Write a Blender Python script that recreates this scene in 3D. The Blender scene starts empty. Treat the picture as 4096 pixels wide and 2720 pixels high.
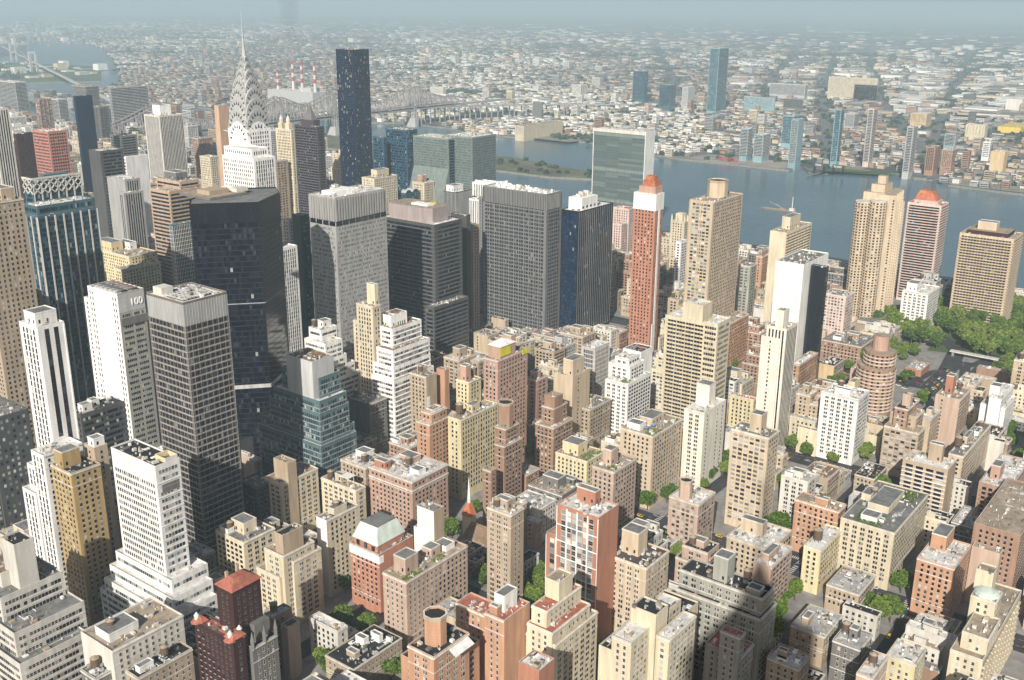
import bpy, math, random, json
from mathutils import Vector, Matrix
R=math.radians
S=bpy.context.scene; COL=S.collection
# ---------------------------------------------------------------- camera
cam=bpy.data.cameras.new('camera'); co=bpy.data.objects.new('camera',cam); COL.objects.link(co); S.camera=co
yaw,pitch,roll=R(37.33),R(17.92),R(.33)
F_=Vector((math.cos(yaw)*math.cos(pitch),math.sin(yaw)*math.cos(pitch),-math.sin(pitch)))
r_=Vector((math.sin(yaw),-math.cos(yaw),0)); u_=r_.cross(F_)
rx=math.cos(roll)*r_+math.sin(roll)*u_; ux=-math.sin(roll)*r_+math.cos(roll)*u_
m=Matrix((rx,ux,-F_)).transposed().to_4x4(); m.translation=Vector((0,0,320)); co.matrix_world=m
cam.sensor_width=36; cam.sensor_fit='HORIZONTAL'; cam.lens=36*4155/4096; cam.clip_start=5; cam.clip_end=90000
# ---------------------------------------------------------------- light
SUN_AZ,SUN_EL=R(23),R(31)          # light travels along +X turned towards +Y
W=bpy.data.worlds.new('World'); S.world=W; W.use_nodes=True; nt=W.node_tree
sky=nt.nodes.new('ShaderNodeTexSky'); sky.sky_type='NISHITA'; sky.sun_disc=False
sky.sun_elevation=SUN_EL; sky.sun_rotation=math.atan2(-math.cos(SUN_AZ),-math.sin(SUN_AZ)); sky.altitude=300; sky.air_density=1.0; sky.dust_density=4.0; sky.ozone_density=1.5
bg=nt.nodes['Background']; nt.links.new(sky.outputs[0],bg.inputs[0]); bg.inputs[1].default_value=0.05
sd=bpy.data.lights.new('sun','SUN'); so=bpy.data.objects.new('sun',sd); COL.objects.link(so)
sd.energy=5.0; sd.angle=R(.6); sd.color=(1,.945,.86)
d=Vector((math.cos(SUN_AZ)*math.cos(SUN_EL),math.sin(SUN_AZ)*math.cos(SUN_EL),-math.sin(SUN_EL)))
so.rotation_euler=d.to_track_quat('-Z','Y').to_euler(); so.location=(0,0,600)
S.view_settings.view_transform='Standard'; S.view_settings.look='None'; S.view_settings.exposure=0.3; S.view_settings.gamma=1
S.cycles.use_denoising=True; S.cycles.max_bounces=5; S.cycles.diffuse_bounces=2; S.cycles.glossy_bounces=2; S.cycles.volume_bounces=2
S.cycles.transmission_bounces=0; S.cycles.caustics_reflective=False; S.cycles.caustics_refractive=False
HAZE=dict(density=1.12e-4,color=(.60,.765,.86))
# ---------------------------------------------------------------- materials
_m={}
def nodes(name):
    m=bpy.data.materials.new(name); m.use_nodes=True; n=m.node_tree; return m,n,n.nodes['Principled BSDF']
PAL=dict(white=(.80,.785,.75),offw=(.62,.59,.53),cream=(.62,.54,.39),crm2=(.72,.68,.58),crm3=(.76,.75,.70),ycr=(.64,.55,.34),ycream=(.64,.55,.34),yb=(.42,.30,.14),tan=(.42,.33,.235),ltan=(.54,.435,.31),
 pink=(.48,.355,.275),pinkb=(.47,.30,.23),pinkl=(.62,.48,.42),brown=(.34,.215,.15),obr=(.47,.27,.17),red=(.43,.20,.13),redp=(.44,.20,.155),dkr=(.05,.02,.018),  # dkr: dark red brick, deepened to paint in the shade on a4
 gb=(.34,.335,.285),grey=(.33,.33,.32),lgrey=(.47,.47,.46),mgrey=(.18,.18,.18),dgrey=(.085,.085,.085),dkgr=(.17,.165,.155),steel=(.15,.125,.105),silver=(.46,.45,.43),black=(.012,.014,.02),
 navy=(.014,.028,.06),navy2=(.05,.12,.18),bluey=(.05,.10,.16),teal=(.07,.14,.17),tealp=(.24,.38,.42),green=(.03,.09,.07),gglass=(.20,.24,.22),ungreen=(.12,.16,.15),tanb=(.46,.34,.25),brownd=(.07,.055,.06),
 peach=(.58,.38,.25),tanp=(.60,.45,.26),yel=(.75,.55,.12),
 rw=(.74,.73,.70),rlg=(.46,.46,.45),rg=(.22,.22,.215),rd=(.035,.035,.036),rd2=(.105,.095,.09),rt=(.40,.33,.25),rbr=(.26,.18,.12),rr=(.44,.16,.11),rpk=(.60,.19,.18),ror=(.52,.18,.09),rgc=(.46,.58,.50),ryel=(.7,.52,.1),
 wood=(.13,.085,.055),steelw=(.6,.6,.6),copper=(.58,.66,.60),mauve=(.34,.285,.27),tealg=(.10,.15,.16))  # tealg: teal put on o8's walls for the shade of its west side
def wall(c):
    """masonry: broad stains, courses and a fine grain; colour c from the palette"""
    if c in _m: return _m[c]
    m,n,p=nodes('wall_'+c); col=PAL[c]; N=n.nodes.new; L=n.links.new
    g=N('ShaderNodeNewGeometry'); mp=N('ShaderNodeMapping'); mp.inputs['Scale'].default_value=(.35,.35,.05); L(g.outputs['Position'],mp.inputs[0])
    a=N('ShaderNodeTexNoise'); a.inputs['Scale'].default_value=1; a.inputs['Detail'].default_value=4; L(mp.outputs[0],a.inputs['Vector'])
    b=N('ShaderNodeTexNoise'); b.inputs['Scale'].default_value=2.2; b.inputs['Detail'].default_value=2; L(g.outputs['Position'],b.inputs['Vector'])
    w=N('ShaderNodeTexWave'); w.wave_type='BANDS'; w.bands_direction='Z'; w.inputs['Scale'].default_value=.32/ (1 if c not in('white','silver') else 1.3); w.inputs['Distortion'].default_value=.6; L(g.outputs['Position'],w.inputs['Vector'])
    r=N('ShaderNodeMapRange'); r.inputs[3].default_value=.58; r.inputs[4].default_value=1.38; L(a.outputs[0],r.inputs[0])
    r2=N('ShaderNodeMapRange'); r2.inputs[3].default_value=.85; r2.inputs[4].default_value=1.15; L(b.outputs[0],r2.inputs[0])
    r3=N('ShaderNodeMapRange'); r3.inputs[3].default_value=.93; r3.inputs[4].default_value=1.05; L(w.outputs[1],r3.inputs[0])
    oi=N('ShaderNodeObjectInfo'); r4=N('ShaderNodeMapRange'); r4.inputs[3].default_value=.9; r4.inputs[4].default_value=1.08; L(oi.outputs['Random'],r4.inputs[0])
    x=N('ShaderNodeMath'); x.operation='MULTIPLY'; L(r.outputs[0],x.inputs[0]); L(r2.outputs[0],x.inputs[1])
    y=N('ShaderNodeMath'); y.operation='MULTIPLY'; L(x.outputs[0],y.inputs[0]); L(r3.outputs[0],y.inputs[1])
    z=N('ShaderNodeMath'); z.operation='MULTIPLY'; L(y.outputs[0],z.inputs[0]); L(r4.outputs[0],z.inputs[1])
    v=N('ShaderNodeVectorMath'); v.operation='SCALE'; v.inputs[0].default_value=col; L(z.outputs[0],v.inputs['Scale']); L(v.outputs[0],p.inputs['Base Color'])
    p.inputs['Roughness'].default_value=.85; p.inputs['Specular IOR Level'].default_value=.25
    if c=='silver': p.inputs['Metallic'].default_value=.35; p.inputs['Roughness'].default_value=.5
    if c in('black','navy','navy2','bluey','teal','tealp','green','gglass','ungreen'): p.inputs['Roughness'].default_value=.16; p.inputs['Specular IOR Level'].default_value=.55
    _m[c]=m; return m
def roofm(c):
    k='r'+c
    if k in _m: return _m[k]
    m,n,p=nodes('roof_'+c); N=n.nodes.new; L=n.links.new; g=N('ShaderNodeNewGeometry')
    a=N('ShaderNodeTexNoise'); a.inputs['Scale'].default_value=.35; a.inputs['Detail'].default_value=6; a.inputs['Roughness'].default_value=.7; L(g.outputs['Position'],a.inputs['Vector'])
    vo=N('ShaderNodeTexVoronoi'); vo.inputs['Scale'].default_value=.16; vo.distance='CHEBYCHEV'; L(g.outputs['Position'],vo.inputs['Vector'])
    sp=N('ShaderNodeSeparateColor'); L(vo.outputs['Color'],sp.inputs[0])
    r=N('ShaderNodeMapRange'); r.inputs[1].default_value=.3; r.inputs[2].default_value=.7; r.inputs[3].default_value=.6; r.inputs[4].default_value=1.2; L(a.outputs[0],r.inputs[0])
    r2=N('ShaderNodeMapRange'); r2.inputs[3].default_value=.78; r2.inputs[4].default_value=1.1; L(sp.outputs[0],r2.inputs[0])
    x=N('ShaderNodeMath'); x.operation='MULTIPLY'; L(r.outputs[0],x.inputs[0]); L(r2.outputs[0],x.inputs[1])
    v=N('ShaderNodeVectorMath'); v.operation='SCALE'; v.inputs[0].default_value=PAL[k]; L(x.outputs[0],v.inputs['Scale']); L(v.outputs[0],p.inputs['Base Color'])
    p.inputs['Roughness'].default_value=.9; p.inputs['Specular IOR Level'].default_value=.2; _m[k]=m; return m
GL=dict(p1=[(0,(.005,.007,.014)),(.55,(.012,.015,.026)),(.93,(.035,.04,.055)),(.993,(.3,.3,.27))],
 dk=[(0,(.008,.010,.016)),(.55,(.02,.025,.033)),(.76,(.07,.08,.09)),(.86,(.22,.22,.20)),(.94,(.50,.48,.42))],
 mx=[(0,(.02,.03,.035)),(.3,(.08,.11,.12)),(.5,(.20,.24,.24)),(.7,(.40,.42,.40)),(.88,(.62,.62,.57))],
 wh=[(0,(.03,.03,.035)),(.25,(.12,.12,.12)),(.45,(.28,.28,.27)),(.75,(.45,.44,.41))],
 bk=[(0,(.006,.008,.013)),(.6,(.014,.017,.026)),(.88,(.04,.045,.06)),(.975,(.22,.22,.2))],
 bl=[(0,(.006,.02,.035)),(.4,(.015,.045,.065)),(.75,(.04,.095,.12)),(.93,(.22,.30,.32))],nv=[(0,(.006,.016,.04)),(.5,(.01,.03,.07)),(.88,(.025,.05,.085)),(.99,(.2,.25,.28))],
 gr=[(0,(.015,.04,.03)),(.5,(.05,.10,.07)),(.8,(.14,.22,.14))],
 ar=[(0,(.02,.035,.04)),(.45,(.05,.08,.09)),(.7,(.14,.2,.2)),(.88,(.4,.45,.42))],
 un=[(0,(.09,.12,.12)),(.4,(.11,.145,.14)),(.75,(.15,.185,.175))],
 tr=[(0,(.006,.012,.03)),(.76,(.012,.022,.045)),(.9,(.12,.11,.08)),(.965,(.35,.31,.2))])
def glass(k):
    kk='g_'+k
    if kk in _m: return _m[kk]
    m,n,p=nodes('glass_'+k); N=n.nodes.new; L=n.links.new; g=N('ShaderNodeNewGeometry'); oi=N('ShaderNodeObjectInfo')
    a=N('ShaderNodeMath'); a.operation='ADD'; L(g.outputs['Random Per Island'],a.inputs[0]); L(oi.outputs['Random'],a.inputs[1])
    f=N('ShaderNodeMath'); f.operation='FRACT'; L(a.outputs[0],f.inputs[0])
    cr=N('ShaderNodeValToRGB'); cr.color_ramp.interpolation='CONSTANT'; e=cr.color_ramp.elements
    st=GL[k]; e[0].position=st[0][0]; e[0].color=(*st[0][1],1); e[1].position=st[1][0]; e[1].color=(*st[1][1],1)
    for q,c in st[2:]: z=e.new(q); z.color=(*c,1)
    L(f.outputs[0],cr.inputs[0]); L(cr.outputs[0],p.inputs['Base Color']); p.inputs['Roughness'].default_value=.12; p.inputs['Specular IOR Level'].default_value=.6
    _m[kk]=m; return m
def plain(name,col,rough=.8,metal=0,noise=.25,scale=.5):
    if name in _m: return _m[name]
    m,n,p=nodes(name); N=n.nodes.new; L=n.links.new; g=N('ShaderNodeNewGeometry'); a=N('ShaderNodeTexNoise'); a.inputs['Scale'].default_value=scale; a.inputs['Detail'].default_value=5
    L(g.outputs['Position'],a.inputs['Vector']); r=N('ShaderNodeMapRange'); r.inputs[1].default_value=.25; r.inputs[2].default_value=.75; r.inputs[3].default_value=1-noise; r.inputs[4].default_value=1+noise; L(a.outputs[0],r.inputs[0])
    v=N('ShaderNodeVectorMath'); v.operation='SCALE'; v.inputs[0].default_value=col; L(r.outputs[0],v.inputs['Scale']); L(v.outputs[0],p.inputs['Base Color'])
    p.inputs['Roughness'].default_value=rough; p.inputs['Metallic'].default_value=metal; p.inputs['Specular IOR Level'].default_value=.3; _m[name]=m; return m
def leafm(far=False):
    if far: return plain('far_foliage',(.055,.085,.055),.9,0,.5,.02)
    if 'leaf' in _m: return _m['leaf']
    m,n,p=nodes('leaves'); N=n.nodes.new; L=n.links.new; g=N('ShaderNodeNewGeometry'); oi=N('ShaderNodeObjectInfo')
    cr=N('ShaderNodeValToRGB'); e=cr.color_ramp.elements; e[0].color=(.02,.05,.012,1); e[1].color=(.22,.25,.06,1); z=e.new(.5); z.color=(.11,.18,.03,1)
    mx=N('ShaderNodeMath'); mx.operation='MULTIPLY_ADD'; mx.inputs[1].default_value=.55; L(g.outputs['Random Per Island'],mx.inputs[0])
    m2=N('ShaderNodeMath'); m2.operation='MULTIPLY'; m2.inputs[1].default_value=.45; L(oi.outputs['Random'],m2.inputs[0]); L(m2.outputs[0],mx.inputs[2])
    L(mx.outputs[0],cr.inputs[0]); L(cr.outputs[0],p.inputs['Base Color']); p.inputs['Roughness'].default_value=.8; p.inputs['Specular IOR Level'].default_value=.15; _m['leaf']=m; return m
def frost(c): return wall(c)
# ---------------------------------------------------------------- mesh helper
class MB:
    def __init__(s): s.v=[];s.f=[];s.mi=[];s.mats=[]
    def slot(s,m):
        if m not in s.mats: s.mats.append(m)
        return s.mats.index(m)
    def q(s,a,b,c,d,m):
        i=len(s.v); s.v+= [a,b,c,d]; s.f.append((i,i+1,i+2,i+3)); s.mi.append(s.slot(m))
    def poly(s,pts,m):
        i=len(s.v); s.v+=pts; s.f.append(tuple(range(i,i+len(pts)))); s.mi.append(s.slot(m))
    def box(s,x0,y0,z0,x1,y1,z1,m,mt=None,bottom=False):
        a,b,c,d=(x0,y0),(x1,y0),(x1,y1),(x0,y1)
        s.prism([a,b,c,d],z0,z1,m,mt,bottom)
    def prism(s,P,z0,z1,m,mt=None,bottom=False,Pt=None):
        Pt=Pt or P; n=len(P)
        for i in range(n):
            j=(i+1)%n; s.q((*P[i],z0),(*P[j],z0),(*Pt[j],z1),(*Pt[i],z1),m)
        s.poly([(*p,z1) for p in Pt],mt or m)
        if bottom: s.poly([(*p,z0) for p in reversed(P)],m)
    def ob(s,name,parent=None,loc=(0,0,0)):
        me=bpy.data.meshes.new(name); me.from_pydata(s.v,[],s.f)
        for mm in s.mats: me.materials.append(mm)
        me.polygons.foreach_set('material_index',s.mi); me.update()
        o=bpy.data.objects.new(name,me); COL.objects.link(o); o.parent=parent; o.location=loc; return o
    def beam(s,a,b,t,m):
        a=Vector(a);b=Vector(b);d=(b-a).normalized(); up=Vector((0,0,1)) if abs(d.z)<.9 else Vector((1,0,0)); e=d.cross(up).normalized()*t/2; f=d.cross(e).normalized()*t/2
        A=[tuple(a+e*i+f*j) for i,j in((-1,-1),(1,-1),(1,1),(-1,1))];Bq=[tuple(b+e*i+f*j) for i,j in((-1,-1),(1,-1),(1,1),(-1,1))]
        for i in range(4): j=(i+1)%4; s.q(A[i],A[j],Bq[j],Bq[i],m)
        s.poly(A[::-1],m); s.poly(Bq,m)
def circ(cx,cy,r,n=12,a0=0,a1=None):
    if a1 is None: return [(cx+r*math.cos(2*math.pi*i/n+a0),cy+r*math.sin(2*math.pi*i/n+a0)) for i in range(n)]
    return [(cx+r*math.cos(a0+(a1-a0)*i/n),cy+r*math.sin(a0+(a1-a0)*i/n)) for i in range(n+1)]
def empty(name,loc,label=None,cat=None,group=None):
    o=bpy.data.objects.new(name,None); COL.objects.link(o); o.location=loc; o.empty_display_size=2; tag(o,label,cat,group); return o
def tag(o,label=None,cat=None,group=None,kind=None):
    if label: o['label']=label
    if cat: o['category']=cat
    if group: o['group']=group
    if kind: o['kind']=kind
    return o
# ---------------------------------------------------------------- facades
# bay, window width, floor height, window height, glass, windows per bay, gap, sill, options
ST=dict(
 pun=(3.3,1.35,3.1,1.75,'dk',1,0),pun2=(4.6,1.1,3.05,1.7,'dk',2,.3),punl=(7.5,1.2,3.05,1.6,'dk',1,0),pund=(3.2,1.25,3.2,1.7,'bk',1,0),pund2=(3.6,2.2,3.0,1.7,'bk',1,0),
 punb=(3.6,2.3,3.0,1.8,'bk',1,0),punk=(3.4,2.2,2.9,1.7,'bk',1,0),punr=(1.9,1.2,3.6,1.9,'dk',1,0),punw=(3.1,1.9,3.0,1.7,'wh',1,0),pung=(3.0,1.9,3.8,2.1,'bk',1,0),gpun=(8.5,1.05,3.8,1.9,'dk',5,.35),
 gpun4=(6.2,1.05,3.9,2.5,'bk',4,.22),rib=(1.75,1.5,3.9,1.9,'dk',1,0),rib2=(1.8,1.55,3.9,1.9,'mx',1,0),rib3=(2.2,2.0,3.8,1.9,'wh',1,0),bandd=(1.75,1.5,3.8,2.35,'bk',1,0),bandk=(7.6,1.35,3.85,2.1,'bk',5,.1),
 bandt=(2.4,2.4,3.8,1.9,'bk',1,0),bandp=(2.5,2.5,3.0,1.7,'bk',1,0),bandb=(3.0,2.6,2.9,1.45,'bk',1,0),bandc=(2.2,2.1,3.8,2.6,'bl',1,0),curt=(1.8,1.65,3.7,2.9,'bl',1,0),curtw=(1.9,1.5,3.7,2.9,'bk',1,0),
 curtp=(1.8,1.7,3.8,3.2,'bl',1,0),curtd=(1.7,1.6,3.6,3.0,'bk',1,0),bluew=(1.8,1.7,3.8,3.2,'nv',1,0),vst=(3.4,1.5,3.4,2.9,'dk',1,0),vst2=(5.2,2.5,3.4,3.38,'bk',1,0),vst3=(2.6,1.2,3.6,3.55,'bk',1,0),  # bluew: navy panes stand in for shade on the walls using it
 vst4=(2.0,1.0,3.7,3.3,'bk',1,0),vst5=(1.75,1.45,3.8,3.7,'bk',1,0),vpun=(2.7,1.2,3.4,2.2,'dk',1,0),arch=(2.0,1.35,3.7,2.3,'ar',1,0),emb=(1.65,.8,3.65,1.5,'mx',1,0),frame=(3.4,2.8,3.1,2.5,'mx',1,0),
 frame2=(3.7,2.7,3.0,1.7,'wh',1,0),frame3=(3.5,2.7,3.0,1.7,'mx',1,0),kbal=(7.2,2.1,3.0,1.5,'bk',3,.15),kbal2=(6.4,4.6,3.0,1.8,'dk',1,0),kbalg=(3,3,3.2,1.6,'bk',1,0),rowd=(2.6,1.1,3.3,1.8,'dk',1,0),
 greenw=(3.2,2.4,3.6,1.8,'gr',1,0),shw=(3.4,1.5,3.6,1.9,'mx',1,0),goth=(3.4,1.3,3.5,2.0,'dk',1,0),vslot=(2.4,1.1,3.8,3.0,'mx',1,0),hp=(2.6,1.1,2.95,1.3,'wh',1,0),trump=(2.0,1.6,3.7,2.9,'tr',1,0),p101=(1.8,1.74,3.85,2.9,'p1',1,0),
 ung=(21.5,21.3,3.8,2.7,'un',1,0),upl=(2,1.9,3.4,2.5,'un',1,0),corn=(2.6,1.9,2.95,1.55,'dk',1,0),chr=(2.6,1.1,3.5,2.2,'dk',1,0),chrv=(2.4,1.1,3.5,3.0,'dk',1,0),citi=(3,2.8,4,3.2,'bl',1,0),marble=None,side=(2.6,1.1,3.8,1.9,'dk',1,0))
FACEC=dict(gpun='gb',blankw='white',whw='white',side='white',blanky='tanp',marble='white',trump='navy',x=None)
FINS=dict(vst4=(2.0,'lgrey',.35,.3),vst5=(3.5,'lgrey',.2,.14),curtp=(7.2,'offw',1.1,.7),frame=(6.8,'white',.7,.35),vst2=(5.2,None,1.4,.5),louv=(1.4,'lgrey',.5,.5),curtw=(1.9,'offw',.22,.25),bandd=(3.5,'grey',.14,.2),frame3=(10.5,None,.8,.9),gpun4=(6.2,None,.5,.35),hp=(60,'white',1,1))
SLABS=dict(kbal2=(3.0,'white',1.3,.22),kbalg=(3.2,'lgrey',1.2,1.0),bandb=(2.9,'ltan',1.1,1.0),bandp=(3.0,'pinkl',1.0,1.05),frame=(9.3,'white',.3,.5),bandt=(3.8,'tanb',.5,1.5),curtw=(3.7,'offw',.2,.4),rib=(3.9,None,.2,.35),rib2=(7.8,None,.3,.4),rib3=(3.8,None,.5,.5),kbal=(3.0,None,.9,1.0),punb=(3.0,None,1.1,.9),arch=(3.7,'lgrey',.15,.35),bandk=(3.85,'grey',.12,.12),curtd=(3.6,'mgrey',.12,.2),p101=(3.85,'dgrey',.10,.10),bandd=(3.8,'lgrey',.16,.32),ung=(3.8,'gglass',.06,.10),punk=(2.9,None,1.0,.8))
rnd=random.Random(5)
TOPG=dict(punr=7.5)
def wins(p0,p1,z0,z1,sty,test=None,mlo=1.0,mhi=1.0,r=rnd):
    """list of window rectangles (corner, u, width, z, height, glass) on one wall"""
    s=ST.get(sty)
    if not s: return []
    bay,ww,fh,wh,gl,grp,gap=s; L=math.dist(p0,p1)
    if L<bay*.9: bay=max(L*.9,ww*grp+gap*(grp-1)+.2)
    ux,uy=(p1[0]-p0[0])/L,(p1[1]-p0[1])/L; nx,ny=uy,-ux
    n=max(1,int((L-mlo-mhi+.01)/bay)) ; off=(L-n*bay)/2; W=[]
    z1=z1-TOPG.get(sty,0); nf=int((z1-z0-1.2)/fh)
    gw=ww*grp+gap*(grp-1)
    if gw>bay: return []
    for k in range(nf):
        z=z1-1.2-(k+1)*fh+(fh-wh)*.5
        if z<max(z0,3.2): continue
        for i in range(n):
            if sty=='punl' and (i*7+3)%5==0: continue
            if sty=='side' and 4.5<off+i*bay<L-6.5: continue
            if sty=='vslot' and k not in (1,): continue
            a=off+i*bay+(bay-gw)/2
            for gq in range(grp):
                t=a+gq*(ww+gap); x=p0[0]+ux*t; y=p0[1]+uy*t; cx=x+ux*ww/2+nx*.4; cy=y+uy*ww/2+ny*.4
                if test and test(cx,cy,z+wh/2): continue
                W.append((x+nx*.06,y+ny*.06,ux,uy,ww,z,wh,gl))
    return W
def addtrim(mb,p0,p1,z0,z1,sty,col,test=None):
    L=math.dist(p0,p1); ux,uy=(p1[0]-p0[0])/L,(p1[1]-p0[1])/L; nx,ny=uy,-ux
    def b(t0,t1,za,zb,dp,m,inn=-.05):
        if test and test(p0[0]+ux*(t0+t1)/2+nx*(dp+.3),p0[1]+uy*(t0+t1)/2+ny*(dp+.3),(za+zb)/2): return
        P=[(p0[0]+ux*t+nx*e,p0[1]+uy*t+ny*e) for t,e in((t0,inn),(t0,dp),(t1,dp),(t1,inn))]; P=[P[1],P[2],P[3],P[0]]
        mb.prism(P,za,zb,m,None,True)
    if sty in FINS:
        sp,c,w,dp=FINS[sty]; n=max(1,round(L/sp)); sp=L/n; m=wall(c or col)
        if sty=='hp': b(L*.40,L*.62,z0,z1-14,.5,wall('white')); b(L*.2,L*.62,z0,z0+55,.7,wall('white'))
        else:
            for i in range(n+1):
                t=i*sp; b(max(0,t-w/2),min(L,t+w/2),max(z0,3),z1-.3,dp,m)
    if sty in SLABS:
        fh,c,dp,th=SLABS[sty]; m=wall(c or col); k=0
        segs=[(0.02,L-.02)] if sty not in('kbal','punb','punk') else [(q,q+5.2) for q in [1.5+7.2*i for i in range(int((L-2)/7.2))]]
        while True:
            z=z1-1.2-(k+1)*fh; k+=1
            if z<max(z0,3): break
            for a_,b_ in segs: b(a_,b_,z-th*.35,z+th*.65 if sty in('kbalg','bandb','bandp','kbal','punb','bandt','punk') else z+th*.5,dp+.013,m)
WM={}
def winmesh(w,h,gl):
    k=(round(w,1),round(h,1),gl)
    if k in WM: return WM[k]
    mb=MB(); fr=wall('offw' if gl!='bk' else 'dkgr'); g=glass(gl)
    mb.q((0,0,0),(w,0,0),(w,0,h),(0,0,h),g)
    t=.09
    for a in((0,0,w,t),(0,h-t,w,h),(0,t,t,h-t),(w-t,t,w,h-t),(t,h*.5-.03,w-t,h*.5+.03)): mb.box(a[0],-.05,a[1],a[2],-.004,a[3],fr,None,True)
    mb.box(-.1,-.16,-.1,w+.1,-.006,-.005,fr,None,True)
    me=bpy.data.meshes.new('window'); me.from_pydata(mb.v,[],mb.f)
    for q in mb.mats: me.materials.append(q)
    me.polygons.foreach_set('material_index',mb.mi); WM[k]=me; return me
def emit_windows(root,ox,oy,W,near):
    if not W: return
    if near:
        W=sorted(W,key=lambda w:(w[0]**2+w[1]**2+(320-w[5])**2)-800*w[4]*w[6])
        for x,y,ux,uy,ww,z,wh,gl in W[:100]:
            o=bpy.data.objects.new('window',winmesh(ww,wh,gl)); COL.objects.link(o); o.parent=root; o.location=(x-ox,y-oy,z); o.rotation_euler=(0,0,math.atan2(uy,ux))
        W=W[100:]
    if not W: return
    mb=MB(); sill=math.hypot(ox or root.location.x,oy or root.location.y)<800
    for x,y,ux,uy,ww,z,wh,gl in W:
        x-=ox;y-=oy; g=glass(gl); mb.q((x,y,z),(x+ux*ww,y+uy*ww,z),(x+ux*ww,y+uy*ww,z+wh),(x,y,z+wh),g)
        if sill and ww<1.5 and wh<2.1:
            nx,ny=uy*.16,-ux*.16; a=(x-ux*.12,y-uy*.12,z-.03); b=(x+ux*(ww+.12),y+uy*(ww+.12),z-.03); c=wall('offw')
            mb.q((a[0]+nx,a[1]+ny,z-.22),(b[0]+nx,b[1]+ny,z-.22),(b[0]+nx,b[1]+ny,z-.03),(a[0]+nx,a[1]+ny,z-.03),c); mb.q((a[0]+nx,a[1]+ny,z-.03),(b[0]+nx,b[1]+ny,z-.03),b,a,c)
    tag(mb.ob('windows',root),kind='stuff')
UNITS={}
def unit(kind):
    if kind in UNITS: return UNITS[kind]
    mb=MB(); r=random.Random(len(UNITS)+3)
    c=wall(['lgrey','white','grey','tan','offw'][len(UNITS)%5])
    if kind%5==4:
        mb.prism(circ(0,0,.55,10),0,1.1,c); mb.prism(circ(0,0,.8,10),1.1,1.35,wall('grey'))
    elif kind%5==3:
        mb.box(-1.6,-.5,0,1.6,.5,.55,c); mb.box(-1.4,-.35,.55,1.4,.35,.75,glass('bl'))
    else:
        mb.box(-.9,-.6,.25,.9,.6,1.35,c); mb.prism(circ(-.35,0,.38,10),1.35,1.5,wall('dgrey')); mb.prism(circ(.45,0,.38,10),1.35,1.5,wall('dgrey')); mb.box(-.95,-.65,0,.95,.65,.25,wall('dkgr'))
    o=mb.ob('u'); me=o.data; bpy.data.objects.remove(o); UNITS[kind]=me; return me
def tank(root,x,y,z,big=1.0,c='wood'):
    mb=MB(); w=plain('tank_wood',PAL['wood'] if c=='wood' else PAL[c],.9,0,.4,3); mb.prism(circ(0,0,1.9*big,14),2.2,5.6*big+.4,w,None,True)
    for k in range(3): mb.prism(circ(0,0,1.94*big,14),2.6+k*1.05,2.72+k*1.05,wall('dgrey'))
    t=mb.ob('water_tank',root,(x,y,z)); r=MB(); zc=5.6*big+.4
    P=circ(0,0,2.1*big,14)
    for i in range(14): r.poly([(*P[i],zc+.02),(*P[(i+1)%14],zc+.02),(0,0,zc+1.2*big)],roofm('t'))
    r.poly([(*p,zc+.02) for p in P[::-1]],roofm('t')); r.ob('tank_roof',t)
    l=MB()
    for a,b in((1,1),(1,-1),(-1,1),(-1,-1)): l.box(a*1.2-.12,b*1.2-.12,0,a*1.2+.12,b*1.2+.12,2.19,wall('dgrey'))
    l.ob('tank_legs',t)
def tierbody(walls,roof,trim,x0,y0,w,d,z0,h,col,sw,ss,rf,test,W,par=.9,nopar=False):
    """one storey block: outer walls, parapet, roof sheet, windows on the two sunlit sides and shaded ones"""
    P=[(x0,y0),(x0+w,y0),(x0+w,y0+d),(x0,y0+d)]; t=.35; zt=h+par
    for i in range(4):
        a,b=P[i],P[(i+1)%4]; sty=ss if i==0 else sw if i==3 else None
        c=wall((FACEC.get(sty) or col)); walls.q((*a,z0),(*b,z0),(*b,zt),(*a,zt),c)
    I=[(x0+t,y0+t),(x0+w-t,y0+t),(x0+w-t,y0+d-t),(x0+t,y0+d-t)]; c=wall(col)
    cop=wall('offw' if col not in('dgrey','black','dkr','navy','bluey','brownd') else 'dkgr')
    for i in range(4):
        j=(i+1)%4; walls.q((*P[i],zt),(*P[j],zt),(*I[j],zt),(*I[i],zt),cop); walls.q((*I[j],h-.1),(*I[i],h-.1),(*I[i],zt),(*I[j],zt),c)
    roof.poly([(*p,h) for p in [(x0+t+.01,y0+t+.01),(x0+w-t-.01,y0+t+.01),(x0+w-t-.01,y0+d-t-.01),(x0+t+.01,y0+d-t-.01)]],roofm(rf if rf in('w','lg','g','d','d2','t','br','r','pk','or','gc','yel') else 't'))
    for a,b,sty in((P[0],P[1],ss),(P[3],P[0],sw)):
        W+=wins(a,b,z0,h,sty,test); addtrim(trim,a,b,z0,h,sty,col,test)
        if sty in('pun','pun2','vpun','goth','frame2','punw','rowd') and math.dist(a,b)>5:
            L=math.dist(a,b); ux,uy=(b[0]-a[0])/L,(b[1]-a[1])/L; nx,ny=uy,-ux
            for zz,dp,th in((h-.35,.45,.8),(h-7.3,.18,.3),(9.2,.2,.35)):
                if h<14 and zz<h-1: continue
                if zz<5 or (test and (test(a[0]+ux*L*.5+nx*.8,a[1]+uy*L*.5+ny*.8,zz) or test(a[0]+ux*2+nx*.8,a[1]+uy*2+ny*.8,zz) or test(b[0]-ux*2+nx*.8,b[1]-uy*2+ny*.8,zz))): continue
                PP=[(a[0]+nx*dp,a[1]+ny*dp),(b[0]+nx*dp,b[1]+ny*dp),(b[0],b[1]),(a[0],a[1])]; walls.prism(PP,zz,zz+th,cop,None,True)
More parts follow.
